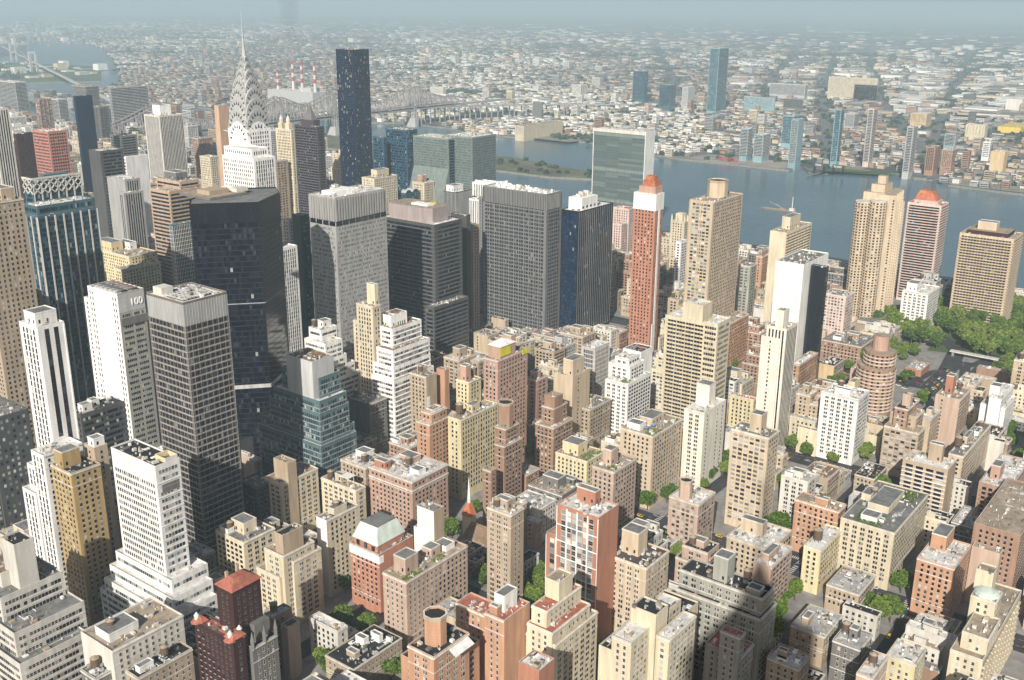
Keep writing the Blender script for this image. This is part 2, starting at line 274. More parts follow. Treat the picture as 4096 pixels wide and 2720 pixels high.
def inbox(T,me):
    B=[(t[0],t[1],t[0]+t[2],t[1]+t[3],t[4]) for k,t in enumerate(T) if k!=me]
    def f(x,y,z):
        return any(b[0]<x<b[2] and b[1]<y<b[3] and z<b[4]+1 for b in B)
    return f
GARD=[]
def building(name,label,cat,tiers,ex,near=None,group=None,objname=None):
    ox,oy=tiers[0][0],tiers[0][1]
    nm=objname or dict(zip(('apartment building','office tower','office building','warehouse','hotel'),('apartment_building','office_tower','office_building','warehouse','hotel_building')))[cat]
    root=empty(nm,(ox,oy,0),label,cat,group); dist=math.hypot(ox,oy)
    if near is None: near=dist<500
    wb,rb,tb=MB(),MB(),MB(); W=[]; r=random.Random(hash(label)%1000 if 0 else sum(map(ord,label)))
    gz=-14
    for k,t in enumerate(tiers):
        X,Y,w,d,h,col,sw,ss,rf=t; e=.013*k
        tierbody(wb,rb,tb,X-ox-e,Y-oy-e,w,d,gz,h+e,col,sw,ss,rf,(lambda f:(lambda x,y,z:f(x+ox,y+oy,z)))(inbox(tiers,k)),W,.9 if h>18 else .5)
    W=[(a+ox,b+oy,*c) for a,b,*c in W]
    wb.ob('walls',root); rb.ob('roof',root)
    if tb.f: tb.ob('trim',root)
    emit_windows(root,ox,oy,W,near)
    X,Y,w,d,h,col,sw,ss,rf=max(tiers,key=lambda t:t[4]) if ex.startswith('top') else tiers[0]
    bx,by=X-ox,Y-oy
    for tok in ex.split(';'):
        k=tok.rstrip('0123456789.,'); a=[float(q) for q in tok[len(k):].split(',') if q]
        if k.startswith('bulk'):
            c={'w':'white','r':'red','p':'pinkb','d':'dkgr'}.get(k[4:],col); q=MB(); rr=MB()
            x0,y0,x1,y1=bx+w*a[0],by+d*a[1],bx+w*a[2],by+d*a[3]; hh=h+a[4]
            q.box(x0,y0,h+.01,x1,y1,hh,wall(c),roofm('g')); 
            for xa,ya,xb,yb in((x0-.1,y0-.1,x1+.1,y0+.25),(x0-.1,y1-.25,x1+.1,y1+.1),(x0-.1,y0+.26,x0+.25,y1-.26),(x1-.25,y0+.26,x1+.1,y1-.26)): q.box(xa,ya,hh-.25,xb,yb,hh+.5,wall('offw' if c not in('white',) else 'white'))
            if a[4]>4:
                for i in range(max(1,int((x1-x0)/5))): q.box(x0+1.5+i*4.5,y0-.05,h+1.5,x0+2.6+i*4.5,y0+.01,h+3.4,glass('dk'))
                for i in range(max(1,int((y1-y0)/5))): q.box(x0-.05,y0+1.5+i*4.5,h+1.5,x0+.01,y0+2.6+i*4.5,h+3.4,glass('dk'))
            q.ob('bulkhead',root)
        elif k in('tank','tankbig'):
            tank(root,bx+w*a[0],by+d*a[1],h+.02,1.0 if k=='tank' else 1.35)
        elif k=='ac':
            for i in range(int(a[0])):
                u=bpy.data.objects.new('roof_unit',unit(r.randrange(10))); COL.objects.link(u); u.parent=root; s=r.uniform(.8,1.6)
                u.location=(bx+w*r.uniform(.12,.88),by+d*r.uniform(.12,.88),h+.02); u.scale=(s,s,s*r.uniform(.7,1.3)); u.rotation_euler=(0,0,r.choice((0,math.pi/2)))
        elif k=='gard':
            GARD.append((X+w*a[0],Y+d*a[1],X+w*a[2],Y+d*a[3],h,label))
        elif k=='oct':
            q=MB(); P=circ(bx+w*a[0],by+d*a[1],a[2],8,math.pi/8); q.prism(P,h,h+a[3],wall(col),roofm('d')); P2=circ(bx+w*a[0],by+d*a[1],a[2]+.35,8,math.pi/8); 
            Pi=circ(bx+w*a[0],by+d*a[1],a[2]-.35,8,math.pi/8)
            for i in range(8):
                j=(i+1)%8; z=h+a[3]+1; q.q((*P2[i],z-1.8),(*P2[j],z-1.8),(*P2[j],z),(*P2[i],z),wall('tan')); q.q((*P2[i],z),(*P2[j],z),(*Pi[j],z),(*Pi[i],z),wall('offw')); q.q((*Pi[j],z-1),(*Pi[i],z-1),(*Pi[i],z),(*Pi[j],z),wall(col))
            q.ob('bulkhead',root)
        elif k in SPECIAL: SPECIAL[k](root,bx,by,w,d,h,col,a,tiers,ox,oy)
    # small pipes and vents spread over the roofs
    v=MB()
    for t in tiers:
        X,Y,w,d,h=t[:5]; f=inbox(tiers,tiers.index(t))
        for i in range(min(60,int(w*d/13))):
            px,py=X+w*r.uniform(.06,.94),Y+d*r.uniform(.06,.94)
            if f(px,py,h+.5): continue
            q=r.random(); px-=ox;py-=oy; c=wall(r.choice(('lgrey','offw','dkgr','white','tan')))
            if q<.45: s=r.uniform(.15,.4); v.box(px-s,py-s,h,px+s,py+s,h+r.uniform(.5,1.6),c)
            elif q<.75: a=r.uniform(.6,1.5); b=r.uniform(.4,1.2); v.box(px-a,py-b,h,px+a,py+b,h+r.uniform(.4,1.5),c)
            else:
                l=r.uniform(1,min(w,d)*.3); 
                if r.random()<.5: v.box(px-l/2,py-.12,h,px+l/2,py+.12,h+.35,c)
                else: v.box(px-.12,py-l/2,h,px+.12,py+l/2,h+.35,c)
    if v.f: tag(v.ob('roof_vents',root),kind='stuff')
    return root
# ---- specials -----------------------------------------------------
def text_part(s,root,loc,rot,size,m,depth=.25):
    cu=bpy.data.curves.new('numerals','FONT'); cu.body=s; cu.size=size; cu.extrude=depth; cu.offset=.06
    o=bpy.data.objects.new('numerals',cu); COL.objects.link(o); dg=bpy.context.evaluated_depsgraph_get(); me=bpy.data.meshes.new_from_object(o.evaluated_get(dg)); bpy.data.objects.remove(o)
    me.materials.clear(); me.materials.append(m); o=bpy.data.objects.new('numerals',me); COL.objects.link(o); o.parent=root; o.location=loc; o.rotation_euler=rot; return o
def sp_well(root,x,y,w,d,h,col,a,T,ox,oy):
    q=MB(); c=wall('ycr')
    q.box(x+w*.45,y+.5,h+.01,x+w-.6,y+.9,h+2.6,wall('offw')); q.box(x+w*.45,y+d*.22,h+.01,x+w-.6,y+d*.24,h+2.6,c); q.box(x+w-.9,y+.91,h+.01,x+w-.5,y+d*.219,h+2.6,c); q.box(x+w*.45,y+.91,h+.01,x+w*.47,y+d*.219,h+2.6,c)
    q.box(x+w*.55,y+d*.08,h+.01,x+w*.62,y+d*.2,h+1.2,wall('brown')); q.ob('roof_well',root)
    g=MB(); g.box(x+w*.18,y-.12,h-15,x+w*.9,y-.02,h-10,wall('grey')); g.box(x+w*.2,y-.2,h-14.6,x+w*.88,y-.13,h-10.4,wall('dkgr')); g.ob('louvre_panel',root)
def sp_well2(root,x,y,w,d,h,col,a,T,ox,oy):
    q=MB(); 
    for i in range(4): q.box(x+2+i*(w-4)/4,y+3,h+.01,x+2+(i+.7)*(w-4)/4,y+d-4,h+1.8,wall(('lgrey','dkgr','grey','brown')[i]))
    for i in range(6): q.box(x+.4,y+2+i*(d-3)/6,h+1.9,x+w-.4,y+2.35+i*(d-3)/6,h+2.2,wall('dkgr'))
    q.ob('machine_deck',root)
def sp_well3(root,x,y,w,d,h,col,a,T,ox,oy):
    q=MB(); x0,y0,x1,y1=x+w*.12,y+d*.12,x+w*.88,y+d*.85
    q.box(x0,y0,h+.01,x1,y1,h+.25,roofm('d'))
    for i in range(9): q.box(x0+.5+i*(x1-x0-1)/9,y0+1,h+.26,x0+1+i*(x1-x0-1)/9,y1-2,h+1.1,wall('lgrey'))
    for i in range(5): q.box(x0+1,y0+1+i*(y1-y0)/6,h+1.11,x1-3,y0+1.3+i*(y1-y0)/6,h+1.4,wall('white'))
    q.box(x+w*.05,y+d*.62,h+.26,x+w*.3,y+d*.86,h+5,wall('offw')); q.prism(circ(x+w*.55,y+d*.5,1.6,12),h+1.5,h+2.6,wall('grey'))
    q.ob('machine_deck',root)
    s=MB()
    for i in range(int(w/1.75)): 
        t=x+i*w/int(w/1.75); s.box(t,y-.3,h-13,t+.22,y-.05,h-.5,wall('lgrey'))
    for i in range(int(d/1.75)):
        t=y+i*d/int(d/1.75); s.box(x-.3,t,h-13,x-.05,t+.22,h-.5,wall('lgrey'))
    g=wall('grey'); s.box(x-.17,y-.18,h-12.8,x+w+.02,y-.09,h-.6,g); s.box(x-.18,y-.07,h-12.8,x-.08,y+d,h-.6,g); s.ob('top_screen',root)
def sp_cup(root,x,y,w,d,h,col,a,T,ox,oy):
    for fx,fy in((.1,.95),(.12,.1),(.9,.1)):
        q=MB(); cx,cy=x+w*fx,y+d*fy; q.prism(circ(cx,cy,3.2,8),h,h+1.2,roofm('r'),None,False,circ(cx,cy,1.4,8)); q.prism(circ(cx,cy,1.1,8),h+1.2,h+3.2,wall('copper')); q.prism(circ(cx,cy,1.35,8),h+3.2,h+5,wall('copper'),None,False,circ(cx,cy,.1,8)); q.ob('cupola',root)
    q=MB(); t=T[1]; X,Y=t[0]-ox,t[1]-oy; ww,dd,hh=t[2],t[3],t[4]; P=[(X-.8,Y-.8),(X+ww+.8,Y-.8),(X+ww+.8,Y+dd+.8),(X-.8,Y+dd+.8)]; I=[(X+4,Y+3.5),(X+ww-4,Y+3.5),(X+ww-4,Y+dd-3.5),(X+4,Y+dd-3.5)]
    q.prism(P,hh+.95,hh+4.5,roofm('r'),None,False,I); q.ob('hip_roof',root)
    for fx,fy in((.25,.75),(.7,.9)):
        q=MB(); q.box(X+ww*fx-.6,Y+dd*fy-.6,hh+1,X+ww*fx+.6,Y+dd*fy+.6,hh+6.5,wall('tan')); q.ob('chimney',root)
    for fx0,fx1,fy0,fy1 in((0,1,0,.2),(0,.5,.8,1)):
        q=MB(); P=[(x+w*fx0-.5,y+d*fy0-.5),(x+w*fx1+.5,y+d*fy0-.5),(x+w*fx1+.5,y+d*fy1+.5),(x+w*fx0-.5,y+d*fy1+.5)]; I=[(x+w*fx0+1,y+d*fy0+1),(x+w*fx1-1,y+d*fy0+1),(x+w*fx1-1,y+d*fy1-1),(x+w*fx0+1,y+d*fy1-1)]
        q.prism(P,h+.95,h+3,roofm('r'),None,False,I); q.ob('tiled_roof',root)
def sp_mans(root,x,y,w,d,h,col,a,T,ox,oy):
    q=MB(); W2=w*.85; P=[(x+2,y+3),(x+W2,y+3),(x+W2,y+d-1),(x+2,y+d-1)]; q.prism(P,h,h+4,wall('red')); 
    I=[(x+5,y+5.5),(x+W2-3,y+5.5),(x+W2-3,y+d-4),(x+5,y+d-4)]; P=[(p[0]+(-.5 if p[0]<x+w*.5 else .5),p[1]+(-.5 if p[1]<y+d*.5 else .5)) for p in P]
    q.prism(P,h+4.01,h+13,wall('copper'),roofm('g'),False,I)
    for i in range(3):
        yy=y+5+i*(d-8)/2.5; q.box(x+1.2,yy,h+.6,x+1.9,yy+1.8,h+3.4,glass('dk'))
    q.ob('mansard_roof',root)
    b=MB(); b.box(x-.25,y-.25,h-5,x+w*.0+.1,y+d+.1,h-.6,wall('white')); b.box(x+.11,y-.24,h-5,x+w*.12,y-.02,h-.6,wall('white')); b.ob('cornice_band',root)
def sp_fan4(root,x,y,w,d,h,col,a,T,ox,oy):
    for i in range(3):
        q=MB(); cx,cy=x+w*.3,y+d*(.15+.18*i); q.prism(circ(cx,cy,1.5,12),h,h+1.6,wall('offw')); q.prism(circ(cx,cy,1.2,12),h+1.6,h+1.75,wall('dgrey')); q.ob('cooling_fan',root)
    q=MB(); q.box(x+w*.5,y+d*.3,h+.01,x+w*.9,y+d*.85,h+1.2,wall('brown'),roofm('br')); q.ob('roof_shed',root)
def sp_pyr(root,x,y,w,d,h,col,a,T,ox,oy):
    q=MB(); x0,y0,x1,y1=x+w*.12,y+1,x+w*.62,y+d-1; q.box(x0,y0,h,x1,y1,h+9,wall(col)); P=[(x0-.6,y0-.6),(x1+.6,y0-.6),(x1+.6,y1+.6),(x0-.6,y1+.6)]; c=((x0+x1)/2,(y0+y1)/2)
    q.prism(P,h+9,h+13,wall('white'),None,True,[(c[0]-.3,c[1]-.3),(c[0]+.3,c[1]-.3),(c[0]+.3,c[1]+.3),(c[0]-.3,c[1]+.3)]); q.ob('peaked_cap',root)
def sp_net(root,x,y,w,d,h,col,a,T,ox,oy):
    m=plain('yellow_net',(.6,.55,.04),.7); q=MB(); q.box(x+w*.1,y+.55,h+2,x+w*.45,y+.85,h+8,m,None,True); q.box(x+w*.8,y-.5,h-2.5,x+w+.5,y-.1,h+1.6,m,None,True); q.ob('safety_netting',root)
def sp_hpcrown(root,x,y,w,d,h,col,a,T,ox,oy):
    q=MB(); q.box(x-.4,y-.4,h-14,x+w+.4,y+d+.4,h+1,wall('crm3')); q.box(x+1,y+1.5,h+1.01,x+w+.1,y+d-4,h+7,wall('pinkb')); q.box(x+2.5,y+3,h+7.01,x+w-1,y+d-7,h+12,roofm('or')); q.box(x+4,y+5,h+12.01,x+w-3,y+d-9,h+16,roofm('or')); q.ob('crown',root)
def sp_pinkpent(root,x,y,w,d,h,col,a,T,ox,oy):
    q=MB(); x0,y0,x1,y1=x+w*.08,y+d*.12,x+w*.85,y+d*.93; c=4.0
    P=[(x0+c,y0),(x1-c,y0),(x1,y0+c),(x1,y1-c),(x1-c,y1),(x0+c,y1),(x0,y1-c),(x0,y0+c)]; q.prism(P,h+.01,h+14,wall('mauve'),roofm('t')); q.box(x0+8,y0+10,h+14.01,x0+17,y0+30,h+15.5,wall('white')); q.prism(circ(x1-9,y0+16,4.5,16),h+14.01,h+15,plain('yellow_fan',(.75,.65,.05),.5)); q.prism(circ(x1-8,y0+30,4,16),h+14.01,h+15,wall('tan')); q.ob('penthouse',root)
def sp_whpent(root,x,y,w,d,h,col,a,T,ox,oy):
    q=MB(); q.box(x+w*.15,y+d*.15,h+.01,x+w*.6,y+d*.9,h+12,wall('white'))
    for i in range(4): q.box(x+w*(.16+.11*i),y+d*.13,h+2,x+w*(.2+.11*i),y+d*.149,h+4,glass('dk'))
    q.ob('machine_house',root)
    for i in range(5):
        q=MB(); q.box(x+w*(.2+.07*i),y+d*.35,h+12.01,x+w*(.24+.07*i),y+d*.6,h+15+i%2*2,wall('offw')); q.ob('roof_unit',root)
def sp_mech22(root,x,y,w,d,h,col,a,T,ox,oy):
    s=MB(); g=wall('dgrey'); s.box(x-.3,y-.3,h-15,x+w+.3,y+d+.3,h-.5,g)
    for i in range(int(d/2)): s.box(x-.6,y+i*2,h-15,x-.31,y+i*2+.3,h-.5,wall('grey'))
    for i in range(int(w/2)): s.box(x+i*2,y-.6,h-15,x+i*2+.3,y-.31,h-.5,wall('grey'))
    for i in range(40):
        r=rnd; px,py=x+w*r.uniform(.1,.85),y+d*r.uniform(.03,.93); s.box(px,py,h,px+r.uniform(.8,3),py+r.uniform(.8,4),h+r.uniform(1,3.5),wall('white'))
    s.box(x+w*.7,y+2,h,x+w*.7+.3,y+2.3,h+14,wall('dgrey')); s.ob('top_screen',root)
def sp_mobil(root,x,y,w,d,h,col,a,T,ox,oy):
    s=MB(); g=wall('silver')
    s.box(x-.25,y-.25,h-18,x+w+.25,y+d+.25,h-.4,wall('grey'))
    for i in range(int(d/2.9)): s.box(x-1.1,y+i*2.9,h-18,x-.26,y+i*2.9+1.6,h-.4,g,None,True)
    for i in range(int(w/2.9)): s.box(x+i*2.9,y-1.1,h-18,x+i*2.9+1.6,y-.26,h-.4,g,None,True)
    n=int(w/7)
    for i in range(n): s.box(x+i*w/n+.6,y-.35,h-22,x+(i+1)*w/n-.8,y-.06,h-18.6,glass('bk'))
    n=int(d/7)
    for i in range(n): s.box(x-.35,y+i*d/n+.6,h-22,x-.06,y+(i+1)*d/n-.8,h-18.6,glass('bk'))
    s.ob('louvred_crown',root); q=MB(); q.box(x+w*.15,y+d*.3,h+.01,x+w*.6,y+d*.8,h+3,wall('white')); q.ob('roof_shed',root)
def sp_lattice(root,x,y,w,d,h,col,a,T,ox,oy):
    s=MB(); c=wall('offw'); z0,z1=h-9,h+3
    for face in(0,1):
        L=w if face==0 else d; n=max(2,int(L/6)); st=L/n
        for i in range(n):
            for k in range(2):
                za=z0+6*k; zb=za+6; t0=i*st; t1=t0+st
                f=(lambda t,z:(x+t,y-.6,z)) if face==0 else (lambda t,z:(x-.6,y+t,z))
                s.beam(f(t0,za),f(t1,zb),.8,c); s.beam(f(t1,za),f(t0,zb),.8,c)
    s.beam((x-.6,y-.6,z1+.6),(x+w,y-.6,z1+.6),1.4,c); s.beam((x-.6,y-.6,z1+.6),(x-.6,y+d,z1+.6),1.4,c)
    s.ob('lattice_crown',root)
    q=MB(); q.box(x+w*.3,y+d*.3,h+.01,x+w*.8,y+d*.8,h+5,wall('teal')); q.ob('penthouse',root)
def sp_pyrd(root,x,y,w,d,h,col,a,T,ox,oy):
    q=MB(); q.box(x+1.5,y+8,h,x+w-.5,y+d-12,h+9,wall(col)); x0,y0,x1,y1=x+2,y+12,x+w-1,y+d-18; c=((x0+x1)/2,(y0+y1)/2)
    q.prism([(x0,y0),(x1,y0),(x1,y1),(x0,y1)],h+9.01,h+29,wall('dkgr'),None,False,[(c[0]-.3,c[1]-1),(c[0]+.3,c[1]-1),(c[0]+.3,c[1]+1),(c[0]-.3,c[1]+1)]); q.ob('pyramid_top',root)
def sp_cup2(root,x,y,w,d,h,col,a,T,ox,oy):
    for fy in(.25,.7):
        q=MB(); cx,cy=x+w*.5,y+d*fy; q.box(cx-2.6,cy-3.5,h,cx+2.6,cy+3.5,h+8,wall('cream')); q.prism(circ(cx,cy,2.6,8),h+8,h+12,wall('cream')); q.prism(circ(cx,cy,2.6,8),h+12,h+17,wall('offw'),None,False,circ(cx,cy,.2,8)); q.ob('cupola',root)
def sp_crown3(root,x,y,w,d,h,col,a,T,ox,oy):
    q=MB(); q.box(x+w*.15,y+d*.15,h+.01,x+w*.85,y+d*.85,h+4,wall('pinkl')); P=[(x+w*.15,y+d*.2),(x+w*.8,y+d*.2),(x+w*.8,y+d*.85),(x+w*.15,y+d*.85)]; I=[(x+w*.3,y+d*.4),(x+w*.65,y+d*.4),(x+w*.65,y+d*.75),(x+w*.3,y+d*.75)]; q.prism(P,h+4.01,h+14,roofm('or'),None,False,I); q.ob('crown',root)
def sp_top2(root,x,y,w,d,h,col,a,T,ox,oy):
    q=MB(); q.box(x+w*.12,y+d*.14,h+.01,x+w*.9,y+d*.9,h+4.2,wall('dkr'),roofm('t')); q.ob('penthouse',root)
def sp_scal(root,x,y,w,d,h,col,a,T,ox,oy):
    q=MB(); n=int(d/5)
    for i in range(n): q.prism(circ(x+1.2,y+2.5+i*5,2.1,10),h,h+3.5,wall('white'))
    for i in range(int(w/5)): q.prism(circ(x+3+i*5,y+1.2,2.1,10),h,h+3.5,wall('white'))
    q.ob('scalloped_parapet',root)
def sp_arches(root,x,y,w,d,h,col,a,T,ox,oy):
    for i in range(2):
        q=MB(); x0=x+w*(.05+.48*i); P=[(x0+5.5-5.5*math.cos(math.pi*k/8),h+4*math.sin(math.pi*k/8)) for k in range(9)]
        for k in range(8): q.q((P[k][0],y,P[k][1]),(P[k+1][0],y,P[k+1][1]),(P[k+1][0],y+d,P[k+1][1]),(P[k][0],y+d,P[k][1]),wall('lgrey'))
        q.poly([(p[0],y,p[1]) for p in P],glass('bl')); q.ob('arched_skylight',root)
def sp_pinn(root,x,y,w,d,h,col,a,T,ox,oy):
    for fx,fy in((.03,.03),(.95,.03),(.03,.95),(.03,.5),(.5,.03)):
        q=MB(); cx,cy=x+w*fx,y+d*fy; q.prism(circ(cx,cy,1.1,4),h,h+4.5,wall(col)); q.prism(circ(cx,cy,1.2,4),h+4.5,h+9,wall(col),None,False,circ(cx,cy,.1,4)); q.ob('pinnacle',root)
    q=MB(); q.box(x+w*.3,y+d*.3,h,x+w*.9,y+d*.8,h+9,wall(col)); q.ob('bulkhead',root)
def sp_n100(root,x,y,w,d,h,col,a,T,ox,oy):
    q=MB(); q.box(x+.4,y-.15,h-12,x+w-.3,y-.02,h-.2,wall('lgrey')); q.box(x+1,y-.5,h-21,x+w+3,y-.16,h-16,wall('dkgr')); q.box(x+.1,y-.14,2,x+w-.1,y-.03,h-12.01,wall('gb')) if 0 else None; q.ob('front_panel',root)
    text_part('100',root,(x+w*.42,y-.3,h-8.6),(math.pi/2,0,0),6.4,wall('white'))
def sp_sign(root,x,y,w,d,h,col,a,T,ox,oy):
    q=MB(); q.box(x+.6,y-.2,h-27,x+3.6,y-.03,h-15,wall('white')); q.ob('white_panel',root)
def sp_dome(root,x,y,w,d,h,col,a,T,ox,oy):
    q=MB(); cx,cy=x+w*.5,y+d*.5; R0=6
    for k in range(4):
        a0,a1=k*math.pi/8,(k+1)*math.pi/8
        q.prism(circ(cx,cy,R0*math.cos(a0),16),h+2.6*math.sin(a0)+.9,h+2.6*math.sin(a1)+.9,wall('copper'),None,False,circ(cx,cy,max(.05,R0*math.cos(a1)),16))
    q.ob('copper_dome',root)
def sp_rcar(root,x,y,w,d,h,col,a,T,ox,oy):
    for i in range(6):
        for j in range(5):
            if rnd.random()<.85: CARQ.append((x+ox+w*(.15+.13*i),y+oy+d*(.12+.18*j),h+.03,0,rnd.choice(('car_black','car_white','car_red','car_grey')),'roof'))
def sp_pergola(root,x,y,w,d,h,col,a,T,ox,oy):
    q=MB(); x0,y0=x+w*.3,y+d*.3
    for i,j in((0,0),(1,0),(0,1),(1,1)): q.box(x0+i*5,y0+j*6,h,x0+i*5+.3,y0+j*6+.3,h+5,wall('offw'))
    q.box(x0-.4,y0-.4,h+5,x0+5.7,y0+6.7,h+5.4,wall('white'),None,True); q.ob('pergola',root)
def sp_awn(root,x,y,w,d,h,col,a,T,ox,oy):
    q=MB(); P=(x+w*.42,y-.2); q.q((x+w*.4,y-4,h-2.4),(x+w*.95,y-4,h-2.4),(x+w*.95,y-.2,h-.2),(x+w*.4,y-.2,h-.2),wall('white')); q.q((x+w*.4,y-.2,h-.35),(x+w*.95,y-.2,h-.35),(x+w*.95,y-4,h-2.55),(x+w*.4,y-4,h-2.55),wall('white')); q.ob('sunroom_roof',root)
def _awn(col,pts):
    def f(root,x,y,w,d,h,c,a,T,ox,oy):
        for fx,fy,dz in pts:
            q=MB(); q.box(x+w*fx,y+d*fy,h+dz,x+w*fx+4,y+d*fy+3,h+dz+.25,plain('awn_%s'%(col,),col,.7),None,True)
            for i,j in((.1,.1),(3.7,.1),(.1,2.7),(3.7,2.7)): q.box(x+w*fx+i,y+d*fy+j,h,x+w*fx+i+.15,y+d*fy+j+.15,h+dz,wall('grey'))
            q.ob('awning',root)
    return f
def sp_band(root,x,y,w,d,h,col,a,T,ox,oy):
    q=MB(); z=h-6
    for z,dp in((h-6,.5),(h-.2,.6)): q.box(x-dp,y-dp,z,x+w+.1,y-.02,z+.9,wall('offw'),None,True); q.box(x-dp,y-.01,z,x-.02,y+d,z+.9,wall('offw'),None,True)
    q.ob('cornice',root)
SPECIAL=dict(well=sp_well,well2=sp_well2,well3=sp_well3,cup=sp_cup,mans=sp_mans,fan4=sp_fan4,fan=sp_fan4,pyr=sp_pyr,net=sp_net,hpcrown=sp_hpcrown,pinkpent=sp_pinkpent,whpent=sp_whpent,mech22=sp_mech22,mech=sp_mech22,mobil=sp_mobil,lattice=sp_lattice,pyrd=sp_pyrd,cup2=sp_cup2,crown3=sp_crown3,crown=sp_crown3,top2=sp_top2,scal=sp_scal,arches=sp_arches,pinn=sp_pinn,n100=sp_n100,n=sp_n100,sign=sp_sign,dome=sp_dome,rcar=sp_rcar,pergola=sp_pergola,awn=sp_awn,awnb=_awn((.25,.38,.6),((.12,.3,2.8),(.3,.25,2.6))),awnt=_awn((.05,.35,.28),((.0,.1,2.5),(.7,.6,2.5))),band=sp_band)
for _k in ('well2','well3','fan4','mech22','cup2','crown3','top2','n100'): SPECIAL[_k]=SPECIAL[_k]
_real=dict(SPECIAL)
CARQ=[]
# ---------------------------------------------------------------- terrain
asph=plain('asphalt',(.05,.05,.053),.9,0,.35,.08); conc=plain('pavement',(.26,.25,.235),.9,0,.3,.15)
lawn=plain('lawn',(.07,.12,.03),.95,0,.4,.3); sand=plain('shore',(.26,.23,.18),.9,0,.4,.05); stone=plain('seawall',(.22,.21,.19),.9,0,.3,.2)
def citym():
    m,n,p=nodes('far_land'); N=n.nodes.new; L=n.links.new; g=N('ShaderNodeNewGeometry')
    a=N('ShaderNodeTexNoise'); a.inputs['Scale'].default_value=.0012; a.inputs['Detail'].default_value=5; L(g.outputs['Position'],a.inputs['Vector'])
    vo=N('ShaderNodeTexVoronoi'); vo.inputs['Scale'].default_value=.018; vo.distance='CHEBYCHEV'; L(g.outputs['Position'],vo.inputs['Vector']); sp=N('ShaderNodeSeparateColor'); L(vo.outputs['Color'],sp.inputs[0])
    c1=N('ShaderNodeValToRGB'); e=c1.color_ramp.elements; c1.color_ramp.interpolation='CONSTANT'; e[0].color=(.085,.10,.08,1); e[1].position=.40; e[1].color=(.16,.16,.145,1)
    for q,c in((.62,(.24,.21,.18)),(.78,(.42,.36,.29)),(.9,(.62,.58,.52))): z=e.new(q); z.color=(*c,1)
    mm=N('ShaderNodeMath'); mm.operation='MULTIPLY_ADD'; mm.inputs[1].default_value=.8; L(sp.outputs[0],mm.inputs[0]); r=N('ShaderNodeMapRange'); r.inputs[1].default_value=.35; r.inputs[2].default_value=.65; r.inputs[3].default_value=-.25; r.inputs[4].default_value=.25; L(a.outputs[0],r.inputs[0]); L(r.outputs[0],mm.inputs[2])
    L(mm.outputs[0],c1.inputs[0]); L(c1.outputs[0],p.inputs['Base Color']); p.inputs['Roughness'].default_value=.95; p.inputs['Specular IOR Level'].default_value=.1; return m
far=citym()
def land(name,P,z,zb,m,side=None,label=None):
    q=MB(); q.prism(P,zb,z,side or stone,m); o=q.ob(name); tag(o,kind='structure'); return o
def watm():
    m,n,p=nodes('river_water'); N=n.nodes.new; L=n.links.new; g=N('ShaderNodeNewGeometry'); a=N('ShaderNodeTexNoise'); a.inputs['Scale'].default_value=.09; a.inputs['Detail'].default_value=6; L(g.outputs['Position'],a.inputs['Vector'])
    b=N('ShaderNodeBump'); b.inputs['Strength'].default_value=.35; b.inputs['Distance'].default_value=1.2; L(a.outputs[0],b.inputs['Height']); L(b.outputs[0],p.inputs['Normal'])
    a2=N('ShaderNodeTexNoise'); a2.inputs['Scale'].default_value=.004; a2.inputs['Detail'].default_value=3; L(g.outputs['Position'],a2.inputs['Vector'])
    cr=N('ShaderNodeValToRGB'); e=cr.color_ramp.elements; e[0].position=.3; e[0].color=(.075,.13,.16,1); e[1].position=.7; e[1].color=(.11,.175,.20,1); L(a2.outputs[0],cr.inputs[0]); L(cr.outputs[0],p.inputs['Base Color'])
    p.inputs['Roughness'].default_value=.18; p.inputs['IOR'].default_value=1.33; return m
q=MB(); q.poly([(-3000,-30000,-12),(60000,-30000,-12),(60000,60000,-12),(-3000,60000,-12)],watm()); tag(q.ob('water'),kind='structure')
land('ground',[(-2500,-2500),(1330,-2500),(1290,-300),(1294,233),(1337,468),(1345,620),(1355,1206),(1400,2040),(1500,3000),(1600,4000),(1700,5000),(1500,7500),(-2500,7500)],0,-13,asph)
QS=[(2090,-12000),(2090,407),(2095,461),(2110,547),(2162,592),(2156,627),(2185,665),(2166,765),(2176,784),(2108,789),(2102,827),(2162,865),(2091,866),(2090,935),(2095,995),(2093,1118),(2150,1330),(2212,1452),(2201,1556),(2173,1660),(2173,1807),(2223,1932),(2224,1987),(2250,2100),(2183,2178),(2150,2500),(2150,3600),(2250,3720),(2440,3900),(2640,4150),(3300,5200),(4300,6900),(6600,11400),(14000,26500),(30000,58000),(58000,58000),(58000,-12000)]
land('far_shore',QS,-8,-13,far)
land('wards_island',[(2321,4400),(2600,4240),(3200,5200),(3000,6200),(2200,6300),(2060,4900)],-8,-13,plain('island_green',(.09,.13,.06),.95,0,.5,.01))
land('northern_shore',[(2000,6500),(3600,6700),(5900,10900),(13600,26900),(29000,58000),(-2900,58000),(-2900,8200)],-8,-13,far)
land('island',[(1735,1110),(1790,1130),(1830,1290),(1868,1430),(1905,1700),(1905,2100),(1935,3000),(2050,4000),(2080,4300),(2040,4310),(1950,4000),(1780,3000),(1730,2100),(1700,1600),(1698,1200)],-8,-13,plain('island_turf',(.13,.135,.085),.95,0,.5,.02))
